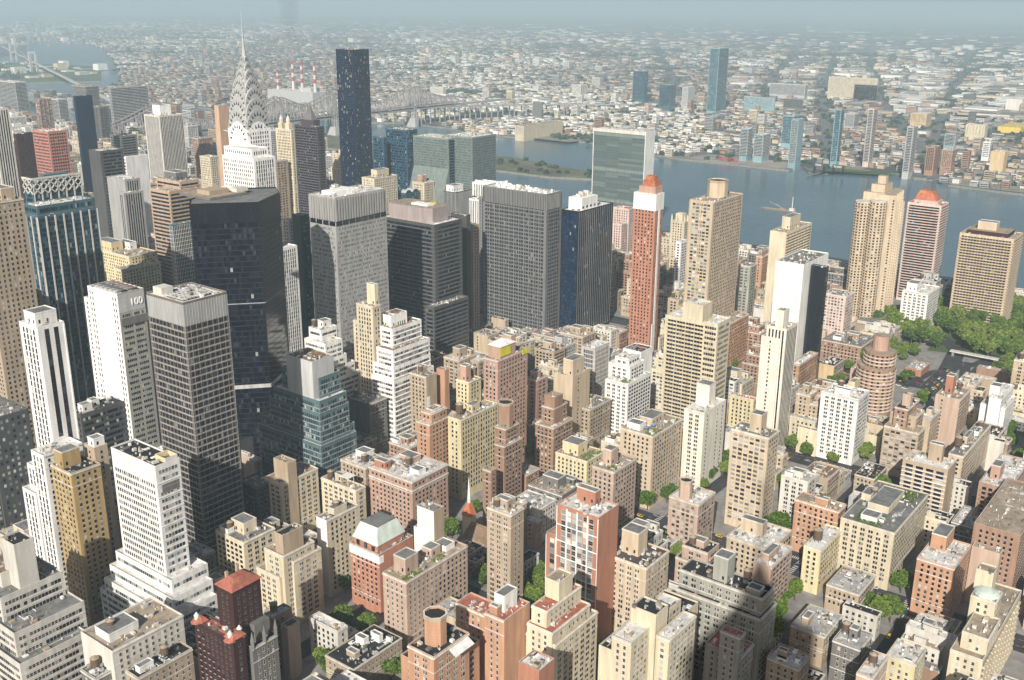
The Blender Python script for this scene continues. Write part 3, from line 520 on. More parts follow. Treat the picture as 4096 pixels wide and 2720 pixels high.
# park lawns, promenade strips on the far bank
for nm,P,mm,z in (('lawn',[(2095,800),(2180,795),(2180,690),(2165,640),(2100,830)],lawn,-7.9),('promenade',[(2092,880),(2200,880),(2200,1110),(2096,1115)],plain('gravel',(.30,.28,.24),.9,0,.4,.03),-7.9),('pier',[(2030,800),(2106,796),(2106,802),(2030,806)],stone,-8),('sand_yard',[(2096,300),(2210,300),(2300,560),(2170,590),(2112,540)],sand,-7.9),('dirt_yard',[(2170,1480),(2420,1450),(2480,1700),(2230,1900),(2190,1760)],sand,-7.9)):
    q=MB(); q.poly([(*p,z) for p in P],mm); tag(q.ob(nm),kind='structure')
q=MB()
AVX=[80,232,388,540,695,911,1130,1325]; HW=[15,12,21,12,15,15,15,14]
for k in range(-4,50):
    y0=45+80.4*k+6;y1=y0+80.4-12
    for i in range(len(AVX)-1):
        q.box(AVX[i]+HW[i]-3,y0,.004,AVX[i+1]-HW[i+1]+3,y1,.15,conc)
tag(q.ob('pavement'),kind='structure')
q=MB(); wm=plain('road_paint',(.6,.6,.57),.7)
for i in range(2,7):
    for k in range(0,12):
        yc=45+80.4*k; xa=AVX[i]
        for s in(-1,1):
            for j in range(-4,5):
                q.box(xa+j*2.2-.5,yc+s*7.5-1.5,.004,xa+j*2.2+.5,yc+s*7.5+1.5,.008,wm); q.box(xa+s*HW[i]-1.5,yc+j*1.2-.3,.004,xa+s*HW[i]+1.5,yc+j*1.2+.3,.008,wm)
        for j in range(12): 
            for l in(-3.4,3.4): q.box(xa+l-.08,yc+12+j*5,.004,xa+l+.08,yc+14.5+j*5,.008,wm)
tag(q.ob('road_markings'),kind='structure')
# park with tunnel road
PARK=[(915,160),(1000,130),(1235,120),(1235,300),(1120,330),(1120,262),(1010,262),(916,196)]
q=MB(); q.poly([(1133,118,.02+.15),(1240,118,.17),(1240,296,.17),(1133,325,.17)],lawn); q.poly([(1012,262,.17),(1040,150,.17),(1122,135,.17),(1122,270,.17)],lawn); tag(q.ob('park_lawn'),kind='structure')
q=MB(); 
def strip(pts,w,z,m):
    for a,b in zip(pts,pts[1:]):
        dx,dy=b[0]-a[0],b[1]-a[1]; L=math.hypot(dx,dy); nx,ny=-dy/L*w/2,dx/L*w/2; q.q((a[0]+nx,a[1]+ny,z),(a[0]-nx,a[1]-ny,z),(b[0]-nx,b[1]-ny,z),(b[0]+nx,b[1]+ny,z),m)
strip([(890,214),(906,228),(965,229),(1029,238),(1058,257),(1090,290)],16,.19,asph); strip([(895,248),(946,240),(1000,212),(1040,205)],9,.194,asph); strip([(925,205),(1000,222)],9,.196,asph)
tag(q.ob('tunnel_road'),kind='structure')
q=MB()
for p in (((985,221),(1030,231)),((906,236),(965,237)),((895,221),(960,221))): 
    for i in range(14):
        a,b=p; t=i/14; x=a[0]+(b[0]-a[0])*t;y=a[1]+(b[1]-a[1])*t; q.box(x,y-.12,.2,x+1.8,y+.12,.205,wm)
tag(q.ob('lane_markings'),kind='structure')
q=MB(); q.box(1008,196,4.5,1014,240,5.6,wall('offw')); q.box(1009,198,.2,1011,200,4.49,conc); q.box(1009,236,.2,1011,238,4.49,conc); g_=q.ob('gantry_bridge'); tag(g_,'pale footbridge like gantry spanning the tunnel road beside the park','gantry')
building('b','flat pale roofed garage shed with red walls beside the tunnel road','warehouse',[[930,243,26,14,6,'red','punb','punb','lg']],'ac4',near=False)
# ---------------------------------------------------------------- annotated buildings
# the limestone skyscraper whose observation deck the picture is taken from
r=empty('office_tower',(-27,-19,0),'limestone skyscraper with a stepped top beneath the viewpoint, outside the picture','office tower')
q=MB(); q.box(-29,-21,-5,28.2,20.2,318,wall('lgrey'),roofm('g')); q.box(-46,-29,-5,27.9,19.9,180,wall('lgrey'),roofm('g')); q.ob('walls',r)
q=MB(); q.prism(circ(-6,-3,8,16),318,352,wall('lgrey')); q.prism(circ(-6,-3,7,16),352,366,wall('lgrey'),None,False,circ(-6,-3,1.5,16)); q.beam((-6,-3,366),(-6,-3,428),1.6,wall('grey')); q.ob('mast',r)
DATA=json.loads(r'''[["o1","stepped white office block with ribbon windows in the bottom left corner","office building",[[187.9,427.7,34.7,39.0,45.0,"offw","rib","rib","g"],[185.2,420.8,33.3,38.1,33.0,"offw","rib","rib","g"],[190.3,441.2,30.8,31.0,57.0,"offw","rib","rib","g"],[196.1,450.3,17.3,20.9,64.0,"offw","blank","blank","br"],[200.3,441.6,9.4,12.3,80.0,"offw","blank","blank","d"]],"ac6"],
["a1","low white fronted building with a tan pebbled roof terrace and brown water tank","apartment building",[[207.4,380.3,37.2,25.2,45.0,"offw","blank","pun","t"]],"tank.25,.6;bulkw.1,.3,.5,.75,4;ac3"],
["a2","golden brown brick tower with balcony ledges before the white striped tower","apartment building",[[249.9,475.7,16.6,19.2,88.0,"yb","pun","pun","d"]],"tank.3,.6;bulk.1,.5,.7,.9,9;ac3"],
["a3","narrow tan tower with a framed rooftop billboard behind the golden brown tower","apartment building",[[267.0,480.6,7.6,9.8,95.0,"tan","punl","punl","t"]],"bulkw.1,.1,.9,.7,5;ac2"],
["o2","slim white office tower on stepped wings with a yellow lit roof well","office tower",[[261.0,416.3,13.9,37.6,105.0,"white","punr","rib2","d"],[259.4,410.4,21.8,48.5,45.0,"white","rib2","rib2","w"],[255.9,405.7,24.1,54.6,38.0,"white","rib2","rib2","w"],[252.7,401.9,26.3,59.8,31.0,"white","rib2","rib2","w"],[253.8,404.3,26.9,64.9,22.0,"white","rib2","rib2","lg"]],"well"],
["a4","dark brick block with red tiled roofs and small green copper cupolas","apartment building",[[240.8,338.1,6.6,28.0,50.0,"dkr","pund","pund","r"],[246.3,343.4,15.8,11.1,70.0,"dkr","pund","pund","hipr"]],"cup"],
["a5","cream terraced apartment house with garden ledges and a tall tan bulkhead","apartment building",[[317.0,386.3,19.6,23.6,38.0,"cream","pun2","pun2","t"],[310.3,390.0,9.3,18.9,30.0,"cream","pun2","pun2","t"],[311.8,387.9,21.6,15.2,43.0,"cream","pun2","pun2","t"],[313.4,389.2,13.8,6.4,54.0,"tan","blank","blank","d"]],"gard.02,.1,.3,.6"],
["a6","tall slim building with a bare white side wall and ornate cream front","apartment building",[[346.9,392.5,24.5,8.3,47.8,"cream","blankw","pun","g"]],"bulk.3,.2,.7,.8,4;ac2;tank.5,.6"],
["a7","red brick house under a pale green copper mansard roof","apartment building",[[351.5,357.2,27.0,22.4,36.9,"red","pun","blank","g"]],"mans"],
["a8","large pinkish brick apartment block with a planted roof corner","apartment building",[[334.4,321.3,48.3,16.4,41.4,"pink","pun","pun","t"]],"bulk.12,.35,.32,.85,9;bulk.55,.4,.7,.8,5;gard.02,.02,.3,.3;gard.5,.1,.68,.35;ac3;tank.35,.7;bulkw.75,.3,.9,.8,3"],
["a9","small brick tower with a white painted wall panel behind the pink block","apartment building",[[371.6,339.3,5.0,10.7,48.0,"brown","whw","blank","t"]],""],
["a10","tan tower with a broad blank cream side behind the small brick tower","apartment building",[[370.6,334.3,8.3,12.1,62.0,"tan","blankw","blank","g"]],"ac2"],
["a11","narrow blank sided pink brick building with a planted roof in the bottom left","apartment building",[[282.0,351.4,7.6,5.0,30.0,"pink","blank","blank","t"]],"gard.1,.1,.8,.9"],
["a12","small building with a snow white roof and a round wooden water tank","apartment building",[[279.1,358.8,12.4,6.0,34.0,"brown","pund","pund","w"]],"tank.3,.5"],
["a13","orange brown apartment house with a stout octagonal bulkhead at the bottom edge","apartment building",[[273.6,248.4,22.8,14.6,62.0,"obr","pun2","pun2","d"],[277.1,250.5,28.9,20.2,52.0,"obr","pun2","pun2","d"]],"oct.45,.55,5,13;ac3;awn"],
["a14","tall orange brick slab with white trimmed penthouse and red terraces","apartment building",[[312.8,241.9,18.9,11.0,62.0,"obr","pun","blank","r"],[315.7,255.2,11.1,17.2,58.0,"obr","pun","pun","r"]],"bulkw.3,.4,.8,.9,8;bulk.1,.5,.25,.9,4"],
["a15","small red brick tower with a white roof and grey cooling unit at the bottom edge","apartment building",[[293.0,208.6,10.7,10.5,62.0,"red","blank","blank","w"]],"ac5"],
["a16","upright tan brick apartment tower beside the grey church","apartment building",[[393.0,299.8,11.5,16.2,62.0,"tan","pun2","pun","w"]],"bulk.3,.3,.7,.8,6;tank.2,.7;ac4"],
["a17","brick tower with a white grid frame and smooth white roof","apartment building",[[399.6,249.3,19.0,25.6,74.0,"red","frame","blank","w"],[404.7,253.1,21.6,31.9,52.0,"red","frame","blank","t"]],"bulk.55,.35,.8,.8,8;ac3"],
["a18","tan brick apartment block with notched corners and a dark grey flat roof","apartment building",[[417.2,230.5,23.7,29.1,44.0,"ltan","pun2","pun","d2"]],"bulk.35,.35,.75,.7,13;tank.75,.7;ac5"],
["a19","cream tower with stepped tiled terraces and an open topped octagonal bulkhead","apartment building",[[341.0,232.5,10.9,7.8,71.0,"cream","blank","blank","t"],[330.2,231.5,27.7,8.4,62.0,"cream","pun","pun","r"],[327.8,226.7,30.5,13.8,54.0,"cream","pun","pun","r"],[328.6,225.3,34.5,16.2,48.0,"cream","pun2","pun2","t"]],""],
["a20","big cream stepped apartment block with a square open bulkhead at the bottom centre","apartment building",[[347.8,186.2,10.4,12.5,69.0,"cream","blank","blank","d"],[332.4,189.0,43.6,9.7,62.0,"cream","pun","punw","w"],[347.1,178.9,24.1,6.4,60.0,"cream","punw","punw","w"],[338.1,190.3,58.5,18.3,50.0,"cream","blank","blank","d"]],""],
["a21","wide grey green brick block with a big square roof bulkhead","apartment building",[[411.7,165.0,13.5,44.0,54.0,"gb","pun2","pun","d"],[408.4,163.8,18.4,44.6,45.0,"gb","pun2","pun","d"]],"bulk.2,.45,.8,.62,13;ac4;tank.85,.3;bulk.1,.05,.5,.2,3"],
["a22","slim turret with a flat rose red roof before the grey green block","apartment building",[[384.5,163.0,5.6,9.7,48.0,"gb","pun","pun","pk"],[387.6,163.1,13.8,18.1,36.0,"gb","pun","pun","pk"]],""],
["a23","orange brown brick apartment block left of the long cream one","apartment building",[[559.2,182.2,12.4,27.0,34.0,"obr","pun","pun","t"]],"ac3;bulk.3,.3,.6,.6,4;tank.7,.5"],
["a24","narrow pale yellow building with a wooden water tank on its white roof","apartment building",[[518.8,176.2,32.4,10.2,28.0,"ycr","pun","pun","w"]],"tankbig.3,.6"],
["a25","long cream apartment block with a planted roof terrace","apartment building",[[548.5,146.0,63.3,31.0,36.3,"cream","pun2","pun","g"]],"gard.02,.3,.3,.8;bulk.35,.35,.8,.75,4;gard.7,.1,.95,.4;tank.6,.8;ac5;bulkw.1,.4,.25,.7,3;bulk.5,.8,.7,.98,4"],
["a26","tall orange brown brick slab with a line of shaded balconies","apartment building",[[533.2,108.6,32.9,19.9,34.0,"obr","pun","pund","w"]],"bulk.5,.5,.98,.9,9;ac4"],
["a27","pink brick building with terraced top floors beside the leafy garden","apartment building",[[471.0,185.5,27.8,10.2,36.0,"pink","blank","pun2","w"]],"bulk.2,.4,.7,.8,4;ac2;ac3"],
["a28","long low building with a pale cluttered roof beside the street","apartment building",[[506.8,149.0,25.7,18.2,16.0,"tan","rowd","pun","lg"]],"ac8"],
["a29","grey stone building with arched windows and brick roof houses","apartment building",[[445.0,127.1,16.7,13.7,24.0,"dkgr","pun","pun","lg"]],"bulk.4,.3,.7,.6,6;tank.6,.8"],
["a30","low mansion row with a blue grey cluttered roof left of the arched grey building","apartment building",[[453.9,147.8,25.2,17.8,18.0,"tan","pun","pun","lg"]],"ac8;bulk.2,.6,.5,.8,4"],
["a31","pink and grey flat roofed building in the lower right with roof sheds","apartment building",[[409.2,143.5,14.2,15.6,26.0,"tan","pun","pun","w"]],"bulk.3,.5,.5,.8,4;ac6"],
["a32","pink building with a white roof and round black tank at the bottom edge","apartment building",[[405.9,109.3,21.4,7.0,38.0,"pink","pun","pun","w"]],"tank.5,.5"],
["a33","pale yellow building with roof terraces at the bottom edge","apartment building",[[434.0,98.7,16.1,13.3,34.0,"ycr","pun","pun","w"]],"ac4"],
["a34","cream tower with a pale green domed cap in the right corner","apartment building",[[479.1,77.7,12.2,11.2,52.0,"cream","pun","pun","gc"],[487.7,82.1,8.2,7.9,62.0,"cream","blank","blank","t"],[458.5,74.9,21.6,11.4,44.0,"cream","pun","pun","t"],[453.1,74.8,75.2,14.3,36.0,"cream","pun","punb","t"]],"dome"],
["a35","blank pinkish tan block with skylights behind the brown brick slab","apartment building",[[564.6,93.5,47.6,14.7,34.0,"pink","blank","blank","t"]],"bulk.2,.3,.5,.8,6;ac4"],
["a36","small dark building with a white and grey roof near the right edge","apartment building",[[617.2,118.7,27.4,13.3,20.0,"dkgr","pun","pun","w"]],"ac4"],
["a37","deep brown brick apartment block at the right edge beyond the slab","apartment building",[[571.1,86.0,73.9,24.2,45.0,"brown","pund","pund","t"]],""],
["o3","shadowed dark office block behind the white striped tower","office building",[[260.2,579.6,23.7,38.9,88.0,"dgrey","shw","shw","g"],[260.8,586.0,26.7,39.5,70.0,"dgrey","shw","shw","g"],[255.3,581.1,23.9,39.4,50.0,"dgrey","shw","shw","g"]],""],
["o4","low dark block with white roof sheds beside the white numbered tower","office building",[[320.6,588.1,33.7,14,70.0,"dgrey","rib","rib","d"]],"bulkw.1,.2,.3,.6,5;bulkw.35,.4,.5,.8,5;ac6"],
["o5","white tower with dark vertical stripes on stepped shoulders","office tower",[[261.5,511.6,14.9,18.5,157.0,"white","vst","vst2","w"],[248.6,499.1,22.3,12.4,92.0,"white","vst","pun","w"],[251.3,504.7,24.0,19.0,80.0,"white","vst","pun","w"],[248.2,512.5,14.4,13.8,66.0,"white","vst","pun","w"]],"bulkw.1,.2,.9,.8,7;ac4"],
["o6","white sided tower with the number 100 on its grey brick front","office tower",[[352.0,582.7,19.2,33.8,143.4,"white","side","gpun","d"],[353.6,585.2,21.1,39.8,134.0,"white","pun","gpun","d"]],"n100;ac8;well2"],
["o7","grey office tower of dark window bands with a big sunken roof machine deck","office tower",[[322.0,470.0,29.2,33.3,164.4,"steel","bandd","bandd","w"],[347.3,487.0,17.4,9.4,62.0,"steel","bandd","bandd","w"],[326.6,494.5,13.0,30.2,62.0,"steel","bandd","bandd","w"],[350.1,494.0,20.6,32.5,45.0,"steel","bandd","bandd","w"]],"well3;ac10"],
["o8","stepped grey office block ringed by arched window bands with pale mechanical top","office building",[[430.3,492.5,19.2,25.4,96.0,"lgrey","louv","louv","br"],[434.7,491.5,19.0,37.0,84.0,"tealg","arch","arch","br"],[430.2,487.1,24.5,46.4,70.0,"tealg","arch","arch","w"],[428.7,485.6,26.3,50.9,62.0,"tealg","arch","arch","br"],[428.9,485.9,30.9,61.6,46.0,"tealg","arch","arch","br"],[426.5,483.8,32.4,63.8,40.0,"tealg","arch","arch","w"]],"fan4"],
["o9","white stepped office block with a tan conical water tank","office building",[[503.6,564.1,16.0,13.7,86.0,"white","rib","rib","w"],[499.2,555.2,17.1,23.2,78.0,"white","rib2","rib2","w"],[502.5,553.8,16.2,28.7,66.0,"white","rib2","rib2","w"],[506.5,553.8,20.4,35.0,58.0,"white","rib2","rib2","w"],[508.6,551.9,21.1,41.2,50.0,"white","rib2","rib2","w"]],"tank.2,.8;bulkw.4,.3,.9,.8,5"],
["a40","slender cream tower with a chimney like rooftop shaft and pinnacles","apartment building",[[522.0,527.4,8.5,16.9,106.6,"cream","vpun","vpun","t"],[532.6,539.4,8.2,20.3,88.0,"cream","vpun","vpun","t"]],"bulk.55,.1,.95,.6,16;ac2"],
["o10","white ziggurat tower with a brown machine roof and gleaming stepped flanks","office building",[[534.0,520.6,17.3,11.2,98.0,"white","vslot","vslot","br"],[529.4,515.4,32.2,12.8,90.0,"white","rib3","rib3","br"],[522.9,508.9,40.4,16.9,76.0,"white","rib3","rib3","br"],[521.5,507.5,41.0,21.5,64.0,"white","rib3","rib3","br"],[519.3,505.6,44.5,22.9,54.0,"white","rib3","rib3","br"]],"fan4"],
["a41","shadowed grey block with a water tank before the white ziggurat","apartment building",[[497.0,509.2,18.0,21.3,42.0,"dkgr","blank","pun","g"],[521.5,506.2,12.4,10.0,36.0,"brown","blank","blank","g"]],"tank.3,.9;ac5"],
["a42","tan tower with a white rectangle on its blank pink side","apartment building",[[524.9,478.2,11.3,16.0,62.0,"tan","pun","blank","g"]],"ac5;sign;tank.4,.6;bulk.5,.5,.9,.9,5"],
["a43","thin two toned tower with orange and cream sides","apartment building",[[543.7,476.9,5.1,8.0,62.0,"obr","blank","blank","t"]],""],
["a44","cream house under a pink stepped rooftop lodge","apartment building",[[560.0,467.7,14.8,12.2,50.0,"ycr","pun","pun","t"]],"bulkp.1,.3,.5,.8,12;tank.8,.6"],
["a45","tall rose brick tower with a white peaked cap and yellow netting","apartment building",[[530.8,417.0,34.5,12.5,86.0,"pinkb","pun","pun","g"]],"pyr;net;ac3"],
["a46","stepped rose brick apartment house beside the tall rose tower","apartment building",[[590.9,427.5,14.6,7.8,52.0,"pinkb","pun2","pun2","g"]],"bulkp.1,.3,.6,.9,6"],
["a47","beige block with a bare west wall and stepped rooftop box","apartment building",[[590.7,394.8,22.9,16.9,62.0,"ltan","blank","punl","t"]],"bulk.1,.1,.75,.6,12;tank.8,.8"],
["o11","small black glass office block with white grid lines and terrace roof","office building",[[655.1,417.6,21.4,12.3,62.0,"lgrey","curtw","curtw","w"],[664.5,419.7,30.2,15.6,50.0,"lgrey","curtw","curtw","w"]],""],
["a48","dusky pink art deco tower with corner buttresses","apartment building",[[557.3,387.1,10.0,8.9,58.0,"brown","blank","blank","t"],[556.6,387.4,16.7,10.3,50.0,"brown","pun","pun","t"],[551.3,383.4,23.5,15.9,38.0,"brown","pun","pun","t"]],""],
["a49","low tan block with grey roof and water tank on a chimney house","apartment building",[[604.5,387.9,28.5,16.0,34.0,"tan","pun","pun","g"]],"tank.5,.6;bulk.4,.4,.6,.7,4;ac5"],
["a50","bright white brick apartment house with terraces and a red awning","apartment building",[[639.4,377.0,34.8,20.4,46.0,"white","pun2","pund2","w"],[649.7,381.8,21.9,19.5,56.0,"white","pun2","pund2","w"],[650.2,383.8,16.9,12.2,62.0,"white","pun2","pund2","w"]],"ac4;gard.1,.1,.3,.5"],
["a51","broad white flat roofed garage block with rooftop parked cars","apartment building",[[748.7,429.8,20.0,18.2,32.0,"white","blank","blank","w"]],"rcar"],
["a52","large cream apartment tower with rows of dark balconies and a plain penthouse","apartment building",[[640.0,308.5,22.9,40.2,106.3,"cream","kbal","pun2","w"],[640.8,319.5,14.1,15.9,118.0,"cream","blank","blank","w"],[637.1,305.5,19.4,10.9,108.0,"cream","rib","rib","w"]],""],
["a53","tall pale cream slab with a blank south wall and boxy bulkhead","apartment building",[[596.5,291.4,32.3,15.2,57.6,"crm2","pun2","punl","w"]],"bulk.45,.3,.75,.95,15"],
["a54","tan apartment block crowned by a blue awning and roof gardens","apartment building",[[551.5,304.8,40.1,24.8,52.3,"ltan","pun","pun","t"]],"gard.02,.02,.35,.3;tank.7,.8;bulk.4,.4,.8,.8,5;gard.7,.02,.95,.2;ac4;awnb;bulkw.1,.5,.3,.9,4"],
["a55","pale yellow apartment house with a hedge of greenery along its roof edge","apartment building",[[545.4,351.3,23.2,26.1,23.6,"ycr","pun","pun","t"]],"gard.02,.02,.95,.35;bulk.2,.4,.7,.9,8"],
["a56","rosy brown stepped apartment house with a dark cylindrical tank on its bulkhead","apartment building",[[497.5,300.7,26.9,15.8,48.0,"pink","pun","pun","t"]],"bulk.3,.45,.6,.85,10;tank.45,.65;gard.1,.1,.3,.4;ac3"],
["a57","sturdy tan brick tower with pale window columns and a stout roof block","apartment building",[[565.1,231.9,16.2,25.1,66.0,"ltan","frame2","pun","g"]],"bulk.3,.3,.8,.6,12;ac6"],
["a58","pink brick apartment block with an orange octagonal bulkhead","apartment building",[[512.2,250.1,21.8,19.8,36.0,"pink","punw","punw","w"]],"oct.25,.6,4,11;ac4"],
["a59","yellowish apartment block with a pink terrace behind the tan tower","apartment building",[[693.4,298.9,6.1,19.7,36.0,"ycr","pun","pun","pk"]],"ac3"],
["o12","very tall slender cream tower rising to a small square top","apartment building",[[690.0,279.8,9.6,6.0,110.0,"crm2","blank","blank","t"],[687.0,275.7,20.5,15.0,98.0,"crm2","vst3","vst3","t"],[685.9,279.5,26.3,14.3,90.0,"crm2","punl","punl","t"]],""],
["a60","orange brick block with a domed white roof behind the slender cream tower","apartment building",[[808.7,310.3,40.6,7.3,30.0,"obr","pun","pun","w"]],"ac6"],
["a61","small block with a plain golden side wall and black roof","apartment building",[[858.4,297.9,24.8,13.4,18.0,"tan","blanky","pun","d"]],"ac6"],
["a62","long brown tenement row under the cream and black towers","apartment building",[[919.9,296.0,40.9,37.8,20.0,"brown","pun","pun","g"]],"ac12;tank.3,.4;bulk.6,.3,.8,.6,4;bulkw.2,.6,.4,.8,3"],
["a63","dazzling white brick apartment slab with dark corner balconies","apartment building",[[703.5,223.9,23.5,27.7,51.0,"white","pun2","punw","w"]],"ac5;bulkw.2,.3,.4,.7,4;tank.7,.7"],
["a64","small cream annex at the side of the dazzling white slab","apartment building",[[702.1,250.9,5.2,15.1,20.0,"cream","punl","punl","g"]],""],
["a65","yellowish chimney like tower behind the dazzling white slab","apartment building",[[767.3,248.7,12.4,5.0,40.0,"ycr","blank","blank","t"]],""],
["a66","ornate brown and white apartment house with curved crown floors","apartment building",[[704.8,180.2,14.8,24.2,36.0,"tan","frame2","pun","t"],[713.8,185.5,17.4,18.3,44.0,"tan","pun","pun","t"],[708.9,190.7,26.9,9.1,50.0,"brown","pun","pun","d"],[716.6,191.8,5.0,5.7,58.0,"pink","blank","blank","t"]],""],
["a67","tan block with a small green sign on its bare wall","apartment building",[[747.0,184.1,24.1,7.8,32.0,"ltan","blank","pun","w"]],"bulk.4,.3,.7,.8,4"],
["a68","pink brick apartment block with terraces and a red square bulkhead","apartment building",[[779.3,173.3,29.6,17.7,40.0,"pink","punl","pun","t"]],"bulkr.35,.5,.6,.8,14;ac4;tank.8,.4"],
["a69","white stepped apartment house with a chimney box near the right edge","apartment building",[[798.5,145.1,31.9,17.7,34.0,"white","blank","pun","w"],[792.8,147.9,39.9,8.4,42.0,"white","blank","pun","w"]],"bulkw.2,.4,.5,.8,14;ac3"],
["a70","tan apartment block with white framed balconies and pale grey roof","apartment building",[[645.6,144.5,19.4,28.2,40.0,"tan","kbal2","blank","w"]],"bulk.5,.25,.75,.55,12"],
["a71","long light tan apartment block with a cluttered dark roof","apartment building",[[682.9,144.7,72.1,9.3,36.0,"ltan","pun","pun","g"]],"tankbig.2,.8;bulk.3,.4,.5,.7,6;ac14;tank.8,.4;bulkw.6,.2,.75,.5,3"],
["a72","shaded brown apartment block with dark balconies at the right edge","apartment building",[[635.5,105.9,54.0,17.7,42.0,"brown","punb","pund","w"]],"bulkp.2,.5,.4,.8,9;ac4"],
["a73","low building with a dark tar roof between the white slab and tan block","apartment building",[[660.2,193.5,26.4,13.5,14.0,"tan","rowd","rowd","d"]],"ac6"],
["a74","orange brick apartment house with a long leafy parapet and wooden tanks","apartment building",[[470.1,426.3,28.1,11.5,56.0,"obr","pun","pun","w"],[474.2,427.9,15.3,9.6,62.0,"obr","pun","pun","w"]],"tank.3,.6;gard.1,.02,.9,.08;bulk.3,.4,.6,.9,7;ac5"],
["a75","pale yellow apartment block with deep vertical light courts","apartment building",[[484.9,411.8,39.9,11.3,58.0,"ycr","pun","vpun","t"]],"tankbig.2,.7;ac8;bulk.4,.3,.6,.8,5;tank.6,.6"],
["a76","tan apartment house with broad cornice and white rooftop rooms","apartment building",[[423.6,439.7,18.7,22.7,38.0,"tan","pun","pun","w"]],"bulkw.5,.4,.9,.8,5;gard.6,.1,.9,.3;tank.3,.3"],
["a77","large dusky red apartment block belted by a white cornice","apartment building",[[417.7,393.9,33.1,36.7,44.0,"pinkb","pun","pun","w"]],"bulkr.1,.7,.25,.95,5;ac10;band;tank.5,.5;bulk.6,.5,.85,.8,4;bulkw.3,.1,.5,.3,3"],
["a78","brown art deco apartment tower with an octagonal crown and teal awnings","apartment building",[[487.7,376.8,13.8,8.4,60.0,"brown","pun","pun","t"],[483.5,374.4,19.1,8.0,50.0,"brown","pun","pun","t"],[462.6,368.4,5.0,7.0,42.0,"brown","pun","pun","t"]],"oct.4,.5,5,16;awnt"],
["a79","tan bulkhead tower over a cream apartment house before the arched grey block","apartment building",[[377.7,459.7,6.9,13.0,52.0,"tan","blank","blank","t"],[372.3,460.5,30.0,16.1,40.0,"cream","pun2","pun2","t"]],""],
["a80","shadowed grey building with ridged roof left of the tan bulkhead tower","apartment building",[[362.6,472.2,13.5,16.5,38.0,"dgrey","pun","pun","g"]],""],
["a81","cream apartment block with a white pergola roof beside the red mansard house","apartment building",[[402.5,427.2,8.4,31.0,34.0,"cream","pun2","pun2","t"]],"pergola;tank.3,.8;bulk.4,.5,.8,.7,5"],
["a82","small white house with a black roof and planted terrace by the framed brick tower","apartment building",[[413.8,312.4,22.9,7.0,16.0,"white","pun","pun","d"]],""],
["a83","tan house with glassed terrace floors and a peach colored side","apartment building",[[491.7,194.5,28.9,26.8,34.0,"ltan","pun","punb","w"]],"bulk.4,.4,.6,.9,8"],
["o13","brown gothic skyscraper cut by the left edge","office tower",[[316.7,672.5,29.9,43.5,195.0,"tan","pun","goth","t"],[332.2,711.4,38.5,46.6,120.0,"tan","vpun","vpun","t"]],"bulk.6,.1,.9,.5,8"],
["o14","teal glass tower with a white lattice crown and pale piers","office tower",[[429.4,815.0,42.2,14.2,180.0,"teal","curt","curtp","w"],[401.8,761.0,46.9,19.7,171.0,"teal","curt","curtp","w"],[399.9,759.4,50.2,15.7,164.0,"teal","curtp","curtp","w"]],"lattice"],
["o15","wide yellow stone hotel with red and white roof tanks","hotel",[[445.4,779.1,17.7,65.8,105.0,"ycr","vst3","pun","d"]],"bulkr.05,.6,.35,.85,6;bulk.5,.4,.7,.7,7;ac8"],
["o16","yellow stone office block with light court behind the wide hotel","office building",[[553.9,888.5,31.5,67.4,85.0,"ycr","pun","pun","t"],[535.3,873.9,42.8,12.5,78.0,"ycr","pun","pun","t"]],"bulk.1,.5,.5,.9,9;bulkw.6,.4,.85,.7,7;ac8"],
["o17","grey slab tower with a blank concrete west wall","office tower",[[589.3,938.0,17.3,31.5,150.0,"grey","blank","vst3","w"],[582.5,931.6,22.2,9.4,138.0,"grey","vst3","vst3","w"]],""],
["o18","tan and brown banded office tower with notched corners","office tower",[[616.0,884.4,22.5,39.6,150.0,"tanb","bandt","bandt","t"],[599.6,879.9,34.2,32.2,143.0,"tanb","bandt","bandt","t"]],"bulkd.2,.3,.8,.8,8"],
["o19","pale teal gridded tower with a chamfered roof beside the black tower","office tower",[[555.8,815.7,20.1,5.0,125.0,"teal","curtw","curtw","w"]],""],
["o20","faceted black glass skyscraper set at an angle to the street grid","office tower",[[449.3,561.3,69.7,75.2,192.0,"black","x","x","t"]],"p101"],
["o21","broad silver office tower with embossed panels and louvred crown","office tower",[[558.1,601.3,57.1,29.9,174.0,"silver","emb","emb","w"]],"mobil;ac12"],
["o22","dark grey banded office tower with a rounded pinkish penthouse","office tower",[[695.5,619.8,39.0,68.3,128.0,"dgrey","bandk","bandk","w"],[756.5,632.9,6.5,19.2,126.0,"dgrey","blank","blank","w"]],"pinkpent"],
["o23","low dark annex at the foot of the dark grey banded tower","office building",[[669.0,598.6,48.7,10.4,60.0,"dgrey","bandk","bandk","g"]],""],
["o25","tall mid grey tower with clustered windows and a rooftop of white machines","office tower",[[815.0,580.3,25.3,79.6,144.3,"mgrey","gpun4","gpun4","w"]],"mech22;ac14"],
["o26","grey green striped tower tucked against the tall mid grey tower","office tower",[[849.1,665.8,30.0,27.1,125.0,"mgrey","vst4","vst4","w"]],""],
["o27","black ribbed office tower topped by a white machine house","office tower",[[832.2,553.5,62.1,21.1,128.0,"black","bluew","vst5","w"]],"whpent"],
["o28","thin beige ribbed tower between the dark banded and grey towers","office tower",[[784.7,648.2,10.2,13.4,110.0,"tan","pund","pund","t"]],""],
["o29","deep green glass slab beside the broad silver tower","office tower",[[624.6,719.0,10.4,11.7,135.0,"green","blank","greenw","g"]],""],
["o30","narrow pale office tower behind the black skyscraper edge","office tower",[[655.4,772.0,6.1,8.6,120.0,"offw","pund","pund","w"]],""],
["a90","slim red brick tower with white window stripe and terracotta crown","apartment building",[[800.0,451.3,13.4,22.2,160.2,"red","pun","hp","or"]],"hpcrown"],
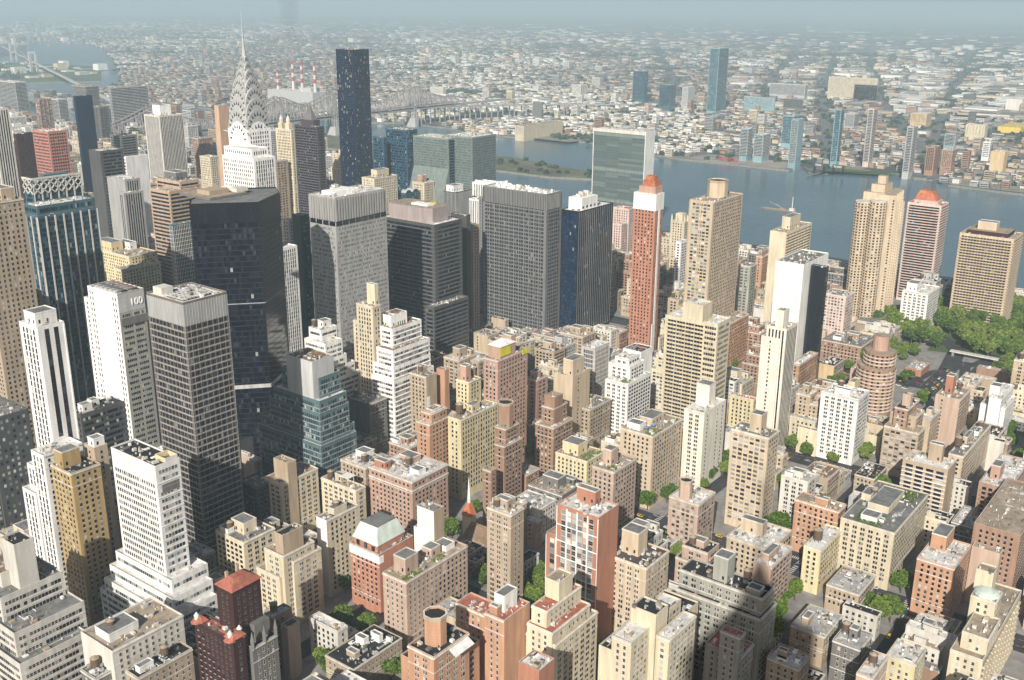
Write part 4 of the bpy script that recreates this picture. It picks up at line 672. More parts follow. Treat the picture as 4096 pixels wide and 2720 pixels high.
["a91","pale pink brick tower with gothic terraces behind the slim red tower","apartment building",[[1093.6,653.9,15.5,22.8,80.0,"pinkl","pun","pun","pk"],[1075.7,653.1,12.6,12.5,64.0,"pinkl","pun","pun","pk"]],""],
["a92","tall tan apartment tower with bay windows and round bulkhead","apartment building",[[800.0,395.4,56.6,22.7,160.0,"ltan","frame3","pun","t"]],"oct.55,.55,9,14;gard.3,.1,.5,.2"],
["a93","cream gothic tower with small pinnacles by the river","apartment building",[[1087.3,573.7,16.1,18.2,75.0,"cream","pun","pun","t"]],"pinn"],
["a94","slim white apartment block in front of the cream gothic tower","apartment building",[[988.1,523.9,14.7,6.6,75.0,"white","pund2","pund2","w"]],""],
["a95","grey green apartment slab right of the tall tan bay tower","apartment building",[[952.3,425.6,15.2,13.0,70.0,"gb","pun2","pun2","g"]],""],
["a96","orange tinted apartment house with terracotta bulkhead by the river drive","apartment building",[[1039.4,451.6,31.1,7.6,60.0,"obr","pun","pun","or"]],"bulkp.1,.3,.7,.8,6"],
["a97","cream riverside tower with blank west wall and rows of balconies","apartment building",[[947.6,389.1,63.4,16.8,110.0,"cream","blank","punk","t"]],"bulk.3,.3,.7,.8,12"],
["a98","plain brick block beside the large cream apartment tower","apartment building",[[816.8,382.3,43.1,14,50.0,"obr","blank","pun","t"]],""],
["o31","blank white slab wedged against a black glass tower","office tower",[[841.6,327.6,56.7,25.2,108.0,"crm3","blank","x","g"]],""],
["o32","black glass office tower behind the blank white slab","office tower",[[852.5,311.5,5.4,13.6,106.0,"black","blank","curtd","w"]],""],
["a99","grey and pink apartment block with a yellow parapet strip","apartment building",[[951.1,325.7,23.1,22.4,56.0,"pinkl","punw","frame2","g"]],""],
["a100","white ornamented riverside hotel block with a green edged terrace","apartment building",[[1064.0,281.0,39.0,26.1,42.0,"white","pun2","pun2","w"]],"bulkw.1,.5,.5,.9,8;ac6"],
["o33","pink and dark banded apartment tower with a terracotta crown","apartment building",[[1180.2,310.4,27.8,36.3,112.0,"pinkl","bandp","bandp","or"]],"crown3"],
["o34","broad tan banded riverside apartment tower with a plain bulkhead","apartment building",[[1116.4,220.0,39.2,52.0,98.0,"ltan","bandb","bandb","t"]],"bulk.35,.4,.65,.75,12;top2"],
["o40","white ribbed skyscraper cut by the upper left edge","office tower",[[532.2,1071.4,18.1,41.6,215.0,"offw","vst3","vst3","d"]],""],
["o41","dark brown tower behind the white ribbed skyscraper","office tower",[[715.7,1384.0,24.7,7.5,150.0,"dkr","pund","pund","d"]],""],
["o42","brick red office tower with a grid of square windows","office tower",[[657.9,1197.1,24.3,35.2,172.0,"redp","pung","pung","w"]],""],
["o43","flat dark blue glass tower in the upper left","office tower",[[829.8,1422.5,26.3,5.7,190.0,"navy","x","x","d"]],""],
["o44","dark tower with a plain grey top behind the slab","office tower",[[650.3,1077.9,29.1,22.6,160.0,"dgrey","x","bandk","w"]],""],
["o45","white office block with a big blank wall behind the slab tower","office tower",[[742.7,1174.1,31.0,6.2,135.0,"white","rib","blank","w"]],""],
["a110","twin ribbed white apartment tower with a rooftop box left of the art deco spire","apartment building",[[919.3,1355.8,41.4,37.9,160.0,"offw","vst3","vst3","w"]],"bulkw.25,.3,.7,.8,14"],
["a111","wide grey riverside slab with balcony bands in the upper left","apartment building",[[1281.1,2056.4,91.6,5.0,145.0,"grey","kbalg","kbalg","g"]],""],
["o46","plain peach colored slab left of the art deco spire","office tower",[[973.4,1286.3,16.9,10.1,175.0,"peach","blank","blank","t"]],""],
["o47","cream ribbed hotel tower with ornate twin cupolas","hotel",[[839.9,975.3,5.6,27.4,175.0,"cream","vpun","vpun","t"]],"cup2"],
["o48","dark stepped tower with a steep pointed pyramid top","office tower",[[1032.6,1142.5,14.0,47.9,150.0,"brownd","bandk","bandk","g"]],"pyrd"],
["o49","tan apartment tower right of the art deco spire base","apartment building",[[813.2,975.9,20.1,5.2,140.0,"tan","pun2","pun2","g"]],""],
["o50","grey gridded slab behind the art deco spire","apartment building",[[1082.6,1284.2,20,39.5,130.0,"grey","punb","punb","g"]],""],
["o51","blue glass tower with broken light bands right of the tall black monolith","office tower",[[1082.8,1013.8,22.5,40.6,150.0,"bluey","bandc","bandc","g"]],""],
["o52","smaller blue glass tower beside the tall black monolith","office tower",[[1061.7,1038.6,5.8,21.2,140.0,"bluey","bandc","bandc","g"]],""],
["o53","green glass hotel pair with a slanted lower face by the river","hotel",[[1053.1,869.7,82.5,50.5,154.0,"gglass","x","x","w"]],"unplaza"],
["o54","cream terraced apartment block below the black monolith","apartment building",[[928.6,927.1,42.0,21.7,110.0,"cream","pun","pun","t"]],"bulk.3,.3,.8,.8,9;gard.5,.1,.9,.3"],
["a112","cream apartment tower with an orange bulkhead near the river","apartment building",[[1011.0,917.9,20.0,20.6,95.0,"cream","vpun","vpun","t"]],"bulkp.3,.4,.7,.8,9"],
["o55","small teal glass building with arched roof lights","office tower",[[981.2,924.0,27.8,12.8,85.0,"teal","curt","curt","g"]],"arches"],
["o56","grey ribbed tower with a white rounded penthouse in front of the green glass pair","office tower",[[895.7,764.8,28.4,18.5,115.0,"dgrey","vst4","vst4","w"]],"bulkw.1,.3,.7,.9,7"],
["o57","white ribbed tower with a scalloped parapet behind the grey towers","office tower",[[941.2,739.9,21.9,37.9,120.0,"white","vst3","vst3","w"],[919.4,728.9,8.0,42.9,105.0,"white","vst3","vst3","w"]],"scal"],
["a113","cream stepped hotel tower left of the spire base","hotel",[[874.5,1183.1,14.3,22.1,120.0,"cream","pun","pun","t"]],""],
["a114","dusky mid rise apartment block behind the cream stepped hotel","apartment building",[[1040.1,1433.3,28.3,15.2,110.0,"brown","pun","pun","g"]],""],
["a115","dark mid rise block right of the blue glass tower","apartment building",[[906.8,1442.8,28.7,27.0,125.0,"dkgr","bandk","bandk","g"]],""],
["a116","far brown tower with a dark cap in the upper left","apartment building",[[1188.0,2179.6,27.8,17.5,120.0,"brown","frame3","frame3","d"]],""],
["a117","far pale slab right of the dark capped tower","apartment building",[[1365.4,2418.9,24.3,45.4,95.0,"lgrey","kbalg","kbalg","w"]],""],
["a118","far pale hazy slab at the upper left edge","apartment building",[[1341.3,2565.7,29.6,84.0,130.0,"lgrey","kbalg","kbalg","w"]],""],
["a119","dim tall block between the blue glass tower and wide grey slab","apartment building",[[1178.7,1940.3,23.1,20.6,120.0,"dkgr","punb","punb","g"]],""],
["a120","far hazy stepped block above the blue glass tower","apartment building",[[1377.9,2313.3,33.6,58.6,130.0,"dkgr","pun","pun","g"]],""],
["a84","small building with a dark cluttered roof at the bottom edge before the roof terrace","apartment building",[[210.0,366.1,28.4,9.1,36.0,"tan","pun","pun","d"]],"ac12;bulkw.1,.3,.35,.7,3;tank.6,.5"],
["a85","grey building with two water tanks at the bottom edge beside the banded corner office","apartment building",[[199.6,383.2,15.1,11.7,34.0,"dkgr","pun","pun","lg"]],"tank.3,.6;tank.7,.4;ac6"],
["a86","sooty gothic stone building with small pinnacles beside the red tiled roofs","apartment building",[[249.9,336.8,14.5,10.7,42.0,"dkgr","pund","vpun","d"]],"pinn"],
["a87","long tan row with flat black roofs and white sheds at the bottom edge","apartment building",[[290.1,314.9,33.4,19.4,18.0,"tan","pun","rowd","d"]],"ac14;bulkw.5,.5,.6,.8,4;bulkw.7,.3,.78,.6,4;bulk.2,.3,.3,.6,3"],
["a130","lone tall blue green glass skyscraper standing far off in Queens","office tower",[[3036.6,1516.0,66.6,31.2,193.0,"tealp","curt","curt","g"]],""],
["a131","dark blue block left of the lone blue green skyscraper","office tower",[[3270.9,1915.8,27.0,45.4,96.9,"navy2","curt","curt","g"]],""],
["a132","low teal glass block in Queens beside the dark blue one","office tower",[[3046.2,1685.3,38.3,40.0,73.2,"teal","curt","curt","g"]],""],
["a133","pale grey slab at the foot of the lone blue green skyscraper","office tower",[[3106.6,1653.1,47.7,21.2,64.6,"lgrey","pun","blank","w"]],""],
["a134","green glass riverfront tower behind the pale gridded one","apartment building",[[2401.2,993.2,56.4,27.3,69.8,"tealp","curt","curt","g"]],""],
["a135","pale gridded riverfront tower with a dark side across the river","apartment building",[[2112.9,862.3,29.0,15.9,93.2,"tealp","curtw","x","d"]],""],
["a136","slim pale green tower across the river right of the gridded pair","apartment building",[[2189.7,802.1,16.6,14.1,112.1,"tealp","curt","curt","g"]],""],
["a137","slim pinkish tower with a red cap across the river","apartment building",[[2233.7,748.8,24.1,12.3,113.7,"pinkl","kbalg","kbalg","or"]],""],
["a138","grey balcony tower across the river near the ferry piers","apartment building",[[2145.8,636.6,27.6,12.7,91.8,"lgrey","kbalg","kbalg","g"]],""],
["a139","squat blue grey riverfront block left of its twin","apartment building",[[2147.9,990.2,25.7,17.2,61.5,"tealp","kbalg","kbalg","w"]],""],
["a140","squat blue grey riverfront block right of its twin","apartment building",[[2148.6,954.1,37.5,21.3,51.6,"tealp","kbalg","kbalg","w"]],""],
["a141","windowless golden tan block across the river at the right","warehouse",[[2309.7,497.7,30.0,26.5,36.9,"tanp","blank","blank","w"]],""],
["a142","long white striped depot in Queens","warehouse",[[3741.5,1513.9,24.2,136.8,43.8,"lgrey","vst3","vst3","w"]],""],
["a143","huge cream factory block in Queens","warehouse",[[3824.5,1281.1,10.6,179.4,73.2,"cream","pun","pun","t"]],""],
["a144","cream factory annex in front of the huge cream block","warehouse",[[3824.5,1281.1,7.6,81.5,50.6,"cream","pun","pun","t"]],""],
["a145","white striped mid rise across the river behind the towers","apartment building",[[2862.4,1011.2,39.0,26.2,38.9,"lgrey","vst3","vst3","w"]],""],
["a146","cream apartment block across the river near the yellow roofed shed","apartment building",[[2887.9,678.1,28.5,47.9,29.4,"cream","punl","punl","w"]],""],
["a147","hazy blue grey block across the river right of the balcony tower","apartment building",[[2627.9,680.4,12.1,24.9,30.7,"tealp","kbalg","kbalg","g"]],""],
["a148","thin white and dark banded block beside the golden tan block","apartment building",[[2471.2,564.9,12.3,15.1,36.4,"white","rib","rib","w"]],""],
["a149","hazy dark brown riverfront block across the river","apartment building",[[2196.9,604.2,34.5,17.1,49.5,"brown","punb","punb","d"]],""],
["a150","hazy reddish riverfront block beside the dark brown one","apartment building",[[2220.1,576.2,25.7,21.2,43.8,"brown","pun","pun","g"]],""],
["a151","long low cream storehouse on the far riverbank","warehouse",[[2136.6,1595.9,173.1,27.6,25.3,"cream","pun","blank","t"]],""],
["a152","dark block beside the bridge approach in Queens","apartment building",[[2554.7,1842.0,5.1,33.6,42.2,"dkgr","blank","blank","w"]],""],
["a153","pale slab housing above the steel bridge","apartment building",[[2966.0,2589.6,17.9,62.7,26.0,"offw","pun","pun","w"]],""],
["a154","hazy pale twin slab in Queens left of the dark blue block","apartment building",[[3331.5,2223.0,44.1,41.3,31.7,"offw","frame3","frame3","w"]],""],
["a155","broad pale shed at the far right in Queens","warehouse",[[3706.5,770.6,100.7,47.8,36.5,"offw","blank","blank","w"]],""],
["a156","tan block in Queens behind the riverside towers","apartment building",[[3106.6,890.0,47.7,44.5,28.4,"tanp","pun","pun","w"]],""],
["a157","pale stepped school block in Queens left of the striped depot","apartment building",[[3225.7,1402.8,5.0,105.7,36.5,"tealp","punw","punw","w"]],""],
["a158","grey striped block in Queens below the long depot","apartment building",[[3308.3,1343.9,5.0,64.5,29.9,"dkgr","vst3","vst3","w"]],""],
["a159","long shed with a yellow edged roof at the far right","warehouse",[[3109.4,639.3,137.3,59.0,7.7,"yel","blank","blank","yel"]],""],
["o59","flat green glass slab tower with a white marble end wall","office tower",[[1311.3,761.3,25.9,88.7,146.0,"ungreen","x","marble","w"]],""],
["a160","low pale building among trees on the narrow island","apartment building",[[1758.7,1581.2,52.0,5.0,15.0,"cream","pun","pun","w"]],""],
["a161","grey block on the narrow island left of the green glass pair","apartment building",[[1770.2,1602.1,5.0,22.1,30.0,"lgrey","pun","pun","g"]],""]]''')
_sp=SPECIAL
def fixtok(ex):
    return ex
# token names that end in digits
import re as _re
_orig=building
def run(b):
    name,label,cat,tiers,ex=b
    T=[t for t in tiers]; toks=ex.split(';'); spec=[t for t in toks if t in _real]; rest=';'.join(t for t in toks if t not in _real)
    cust=name in('o20','o53','o59','a52')
    root=building('b',label,cat,T,rest) if name!='o20' else None
    if root is None: return
    ox,oy=T[0][0],T[0][1]
    for s in spec: _real[s](root,0,0,T[0][2],T[0][3],T[0][4],T[0][5],[],T,ox,oy)
    return root
SKIP={'o20','o53','o59'}
roots={}
for b in DATA:  # o3: dark grey walls stand in for shade that no neighbour casts
    if b[0] in SKIP: continue
    roots[b[0]]=run(b)
BD={b[0]:b for b in DATA}
# ---------------------------------------------------------------- landmark towers
def polytower(name,label,cat,P,z0,z1,col,sty,rf,mats=None,near=False,par=1.0,styles=None):
    ox,oy=P[0]; root=empty(name,(ox,oy,0),label,cat); wb,rb,tb=MB(),MB(),MB(); W=[]; n=len(P)
    Q=[(x-ox,y-oy) for x,y in P]
    for i in range(n):
        a,b=Q[i],Q[(i+1)%n]; wb.q((*a,z0),(*b,z0),(*b,z1+par),(*a,z1+par),wall(col)); s=(styles or {}).get(i,sty); W+=wins(a,b,max(z0,0),z1,s); addtrim(tb,a,b,max(z0,0),z1,s,col)
    wb.ob('walls',root); rb.poly([(*p,z1) for p in Q],roofm(rf)); rb.poly([(*p,z1) for p in Q][::-1],roofm(rf)) if 0 else None; rb.ob('roof',root)
    if tb.f: tb.ob('trim',root)
    emit_windows(root,0,0,W,near); return root
# black faceted skyscraper set diagonally
P101=[(426,579),(449,559),(484,578),(496,596),(478,612),(450,614),(428,604),(415,588)]
r=polytower('office_tower','faceted black glass skyscraper standing at an angle to the street grid',off:='office tower',P101,-5,191,'black','p101','g')
q=MB(); q.box(8,12,191.2,40,46,193,wall('dkgr'),roofm('t')); q.box(14,20,193.01,30,34,196,wall('tan')); q.box(34,16,193.01,44,24,195.5,wall('offw')); q.prism(circ(36,34,3,14),193.01,194.6,wall('white')); q.ob('penthouse',r)
q=MB()
for i in range(4):
    a=P101[i-1];b=P101[i]
for a,b,z in(((426,579),(415,588),176),((449,559),(484,578),176)):
    L=math.dist(a,b); ux,uy=(b[0]-a[0])/L,(b[1]-a[1])/L
for z in(121,60,178): 
    n=len(P101)
    for i in (7,0,1,2):
        a=P101[i];b=P101[(i+1)%n]; L=math.dist(a,b); ux,uy=(b[0]-a[0])/L,(b[1]-a[1])/L; nx,ny=uy,-ux; e=.35
        PP=[(a[0]+nx*e-426,a[1]+ny*e-579),(b[0]+nx*e-426,b[1]+ny*e-579),(b[0]-426,b[1]-579),(a[0]-426,a[1]-579)]
        if z==60: q.prism(PP,z-1.4,z+1.4,wall('lgrey'),None,True)
        else: q.prism(PP,z,z+12 if z>170 else z+.6,wall('black' if z>170 else 'grey'),None,True)
q.ob('trim',r)
q=MB(); q.box(-6,-10,-5,52,-2,22,wall('dgrey'),roofm('d')); q.box(30,-16,-5,52,-9.9,10,wall('lgrey'),roofm('w')); q.ob('podium',r)
# tall black monolith
tx,ty=1085,1111
r=building('b','tall black glass monolith rising above everything right of the art deco spire','office tower',[[1085,1118,33.5,34,256,'navy','trump','trump','d']],'ac8',near=False)
# river side green slab with marble ends
r=building('b','flat green glass slab tower with a white marble end wall by the river','office tower',[[1311,761,26,89,146,'ungreen','ung','marble','w']],'',near=False)
q=MB()
for z in(139,88,42): q.box(-.6,.8,z-2.2,-.07,88.2,z+2.2,wall('gglass'))
q.box(-.9,-.2,0,-.02,.75,147,wall('white')); q.box(-.9,88.3,0,-.02,89.1,147,wall('white')); q.box(-.9,.76,142,-.02,88.29,147,wall('offw')); q.ob('louvre_bands',r)
# green glass hotel pair
r=building('b','green glass hotel pair with one slanted lower face near the river','hotel',[[1053,870,50,50,154,'gglass','upl','upl','w'],[1040,900,34,62,151,'gglass','upl','bluew','w']],'ac6',near=False)
q=MB(); q.prism([(-22,30),(-12.9,30),(-12.9,92),(-22,92)],-5,84,wall('gglass'),None,False); q.poly([(-22,30,84),(-22,92,84),(-13.1,92,112),(-13.1,30,112)][::-1],wall('gglass')); q.poly([(-22,30,84),(-13.1,30,84),(-13.1,30,112)],wall('gglass')); q.box(.0-.3,4,95,30,-.05,96,wall('white')) if 0 else None; q.ob('slanted_wing',r)
q=MB(); q.box(2,-.4,92,34,-.08,94,wall('offw')); q.box(2,-.4,86,34,-.08,88,wall('offw')); q.ob('trim',r)
# riverside towers in tan with round bays
r=empty('apartment_building',(1056,330,0),'very tall tan apartment tower of rounded bays above the park','apartment building')
wb,tb,rb=MB(),MB(),MB(); W=[]; tn=wall('ltan')
def bay(cx,cy,rad,h,n=14,sty='corn',slab=True):
    P=circ(cx,cy,rad,n)
    wb.prism(P,-5,h,tn,roofm('w'))
    for i in range(n):
        a,b=P[i],P[(i+1)%n]; mx,my=(a[0]+b[0])/2-cx,(a[1]+b[1])/2-cy
        if mx>rad*.6: continue
        W.extend(wins(a,b,6,h,'corn',None,0,0))
    if slab:
        k=0
        while h-1.2-(k+1)*2.95>8:
            z=h-1.2-(k+1)*2.95; k+=1; tb.prism(circ(cx,cy,rad+.55,n),z-.35,z+.75,tn,None,True)
for cx,cy,rad,h in((5,26,8,130),(6,11,8.5,132)): bay(cx,cy,rad,h)
for i in range(5):
    x0=12+i*12; y0=1+i*1.5; h=137-(4 if i>3 else 0)-(10 if i==4 else 0)+0
    P=[(x0,y0),(x0+5,y0-4.5),(x0+12.5,y0-2),(x0+12.5,y0+16),(x0,y0+16)]
    wb.prism(P,-5,h,tn,roofm('t')); W+=wins(P[0],P[1],6,h-3,'corn'); W+=wins(P[1],P[2],6,h-3,'corn')
    k=0
    while h-6-(k+1)*2.95>8:
        z=h-6-(k+1)*2.95;k+=1
        PP=[(x0+5.2,y0-5.2),(x0+9.2,y0-4.2),(x0+9.2,y0-2.5),(x0+5.2,y0-3.5)]; tb.prism(PP,z,z+1.0,tn,None,True)
wb.box(14,8,-5,60,30,138,tn,roofm('t')); wb.box(18,10,138.01,42,24,146,tn,roofm('t')); wb.box(24,12,146.01,32,20,154,tn,roofm('t'))
wb.ob('walls',r); tb.ob('balconies',r); tag(bpy.data.objects[tb and r.children[-1].name],kind='stuff'); emit_windows(r,0,0,W,False)
q=MB(); q.prism([(-24,-12),(60,-22),(76,-6),(70,14),(-20,16)],-5,7,wall('tan'),roofm('t')); q.prism([(-18,-8),(56,-16),(68,-4),(62,12),(-16,12)],7.01,10,wall('offw'),roofm('g')); q.ob('podium',r)
# curved brown tower
r=empty('apartment_building',(800,235,0),'curved brown apartment tower of fanned balcony floors beside the tunnel road','apartment building')
wb,tb=MB(),MB(); W=[]; bw=wall('brown')
for (cx,cy,rad,h) in((18,14,15,42),(20,13,12.2,54)):
    P=circ(cx,cy,rad,20); wb.prism(P,-5,h,bw,roofm('t'))
    for i in range(20):
        a,b=P[i],P[(i+1)%20]; W+=wins(a,b,4,h,'corn',None,0,0)
    k=0
    while h-1.2-(k+1)*2.95>4:
        z=h-1.2-(k+1)*2.95;k+=1; tb.prism(circ(cx,cy,rad+.9,20),z-.2,z+.85,wall('ltan' if k%2 else 'pinkl'),None,True)
wb.prism(circ(22,14,6.5,14),54.01,66,wall('pinkb'),roofm('t')); wb.ob('walls',r); tag(tb.ob('balconies',r),kind='stuff'); emit_windows(r,0,0,W,False)
# art deco spire
r=empty('office_tower',(560,694,0),'white art deco skyscraper with a tiered steel crown and needle spire','office tower')
wb,rb,tb=MB(),MB(),MB(); W=[]; dst=[[560,701,18,36,203,'white','chr','chrv','w'],[556,694,23,41,196,'white','chr','chrv','w'],[550,688,42,54,118,'white','chr','chrv','w'],[575,723,25,26,216,'white','chr','chr','g']]
for k,t in enumerate(dst):
    tierbody(wb,rb,tb,t[0]-560,t[1]-694,t[2],t[3],-5,t[4],t[5],t[6],t[7],t[8],(lambda f:(lambda x,y,z:f(x+560,y+694,z)))(inbox(dst,k)),W)
wb.ob('walls',r); rb.ob('roof',r); emit_windows(r,0,0,W,False)
steel=plain('crown_steel',(.48,.48,.465),.4,.2,.15,.3); slit=plain('crown_window',(.03,.03,.035),.3)
ccx,ccy=27.5,42
TI=[(12.62,202,223),(12.4,213,233),(11.6,223,242),(10.4,233,251),(8.6,242,259),(6.3,250,266),(4.3,258,272),(2.8,265,277)]
for n_,(hw,zs,zt) in enumerate(TI):
    q=MB(); N=14; A=[(-hw*math.cos(math.pi*i/N),zs+(zt-zs)*math.sin(math.pi*i/N)**.8) for i in range(N+1)]
    zb=200 if n_==0 else TI[n_-1][1]
    A=[(-hw,zb)]+A+[(hw,zb)]
    for ax in(0,1):
        def pt(t,z,e): return (ccx+t,ccy+e,z) if ax==0 else (ccx+e,ccy+t,z)
        for s in(-1,1):
            pts=[pt(t,z,s*hw) for t,z in A]; q.poly(pts if (s==-1)==(ax==0) else pts[::-1],wall('white') if n_==0 else steel)
        for i in range(len(A)-1): 
            f=[pt(*A[i],-hw),pt(*A[i],hw),pt(*A[i+1],hw),pt(*A[i+1],-hw)]; q.q(*(f if ax==0 else f[::-1]),steel)
    o=q.ob('crown_tier',r)
    w=MB()
    for ax in(0,1):
        for i in range(1,10):
            a=math.pi*(i)/10; t=-hw*.84*math.cos(a); z=zs+(zt-zs)*.84*math.sin(a)**.8; e=-hw-.12; b=hw*.08
            dx,dz=-math.cos(a),math.sin(a); L=(zt-zs)*.16+.6
            tri=[(t-dz*b-dx*L*.5,z+dx*b-dz*L*.5),(t+dz*b-dx*L*.5,z-dx*b-dz*L*.5),(t+dx*L*.5,z+dz*L*.5)]
            P=[((ccx+p[0],ccy+e,p[1]) if ax==0 else (ccx+e,ccy+p[0],p[1])) for p in tri]; w.poly(P,slit)
    for ax in(0,1):
        for f in(.97,.72): pass
    w.ob('triangular_windows',o)
q=MB(); pr=2.2; zz=272
for z,rr in((276,1.9),(281,1.4),(286,.95),(296,.55),(308,.28),(318.5,.04)):
    q.prism(circ(ccx,ccy,pr,8),zz,z,steel,None,False,circ(ccx,ccy,rr,8)); pr,zz=rr,z
q.ob('spire',r)
for sx,sy in((-1,-1),(1,-1),(-1,1)):
    q=MB(); q.beam((ccx+sx*12.5,ccy+sy*12.5,214),(ccx+sx*15.5,ccy+sy*15.5,215),.9,steel); q.ob('eagle_ornament',r)
# church with slender spire
r=empty('church',(436,364,0),'grey stone church with a slender white steeple and orange tiled spire base','church')
q=MB(); q.box(0,0,-5,6,6,23,wall('cream')); q.ob('tower',r); q=MB(); q.prism([(-.4,-.4),(6.4,-.4),(6.4,6.4),(-.4,6.4)],23,31,roofm('or'),None,False,[(2,2),(4,2),(4,4),(2,4)]); q.ob('tower_roof',r)
q=MB(); q.prism(circ(3,3,1.1,8),31,34,wall('copper')); q.prism(circ(3,3,1.0,8),34,48,wall('crm3'),None,False,circ(3,3,.08,8)); q.ob('steeple',r)
q=MB(); q.box(-10,-24,-5,10,-2,14,wall('lgrey')); q.ob('walls',r); q=MB()
A=[(-10.6,-24.5,14),(-10.6,-1.5,14),(0,-1.5,21),(0,-24.5,21),(10.6,-24.5,14),(10.6,-1.5,14)]
q.q(A[0],A[3],A[2],A[1],roofm('br')); q.q(A[3],A[4],A[5],A[2],roofm('br')); q.poly([A[0],A[4],A[3]],wall('lgrey')); q.poly([A[5],A[1],A[2]],wall('lgrey')); q.ob('roof',r)
q=MB()
for i in range(4): q.box(-10.15,-21+i*5,3,-10.02,-19+i*5,10,glass('dk'))
q.ob('windows',r)
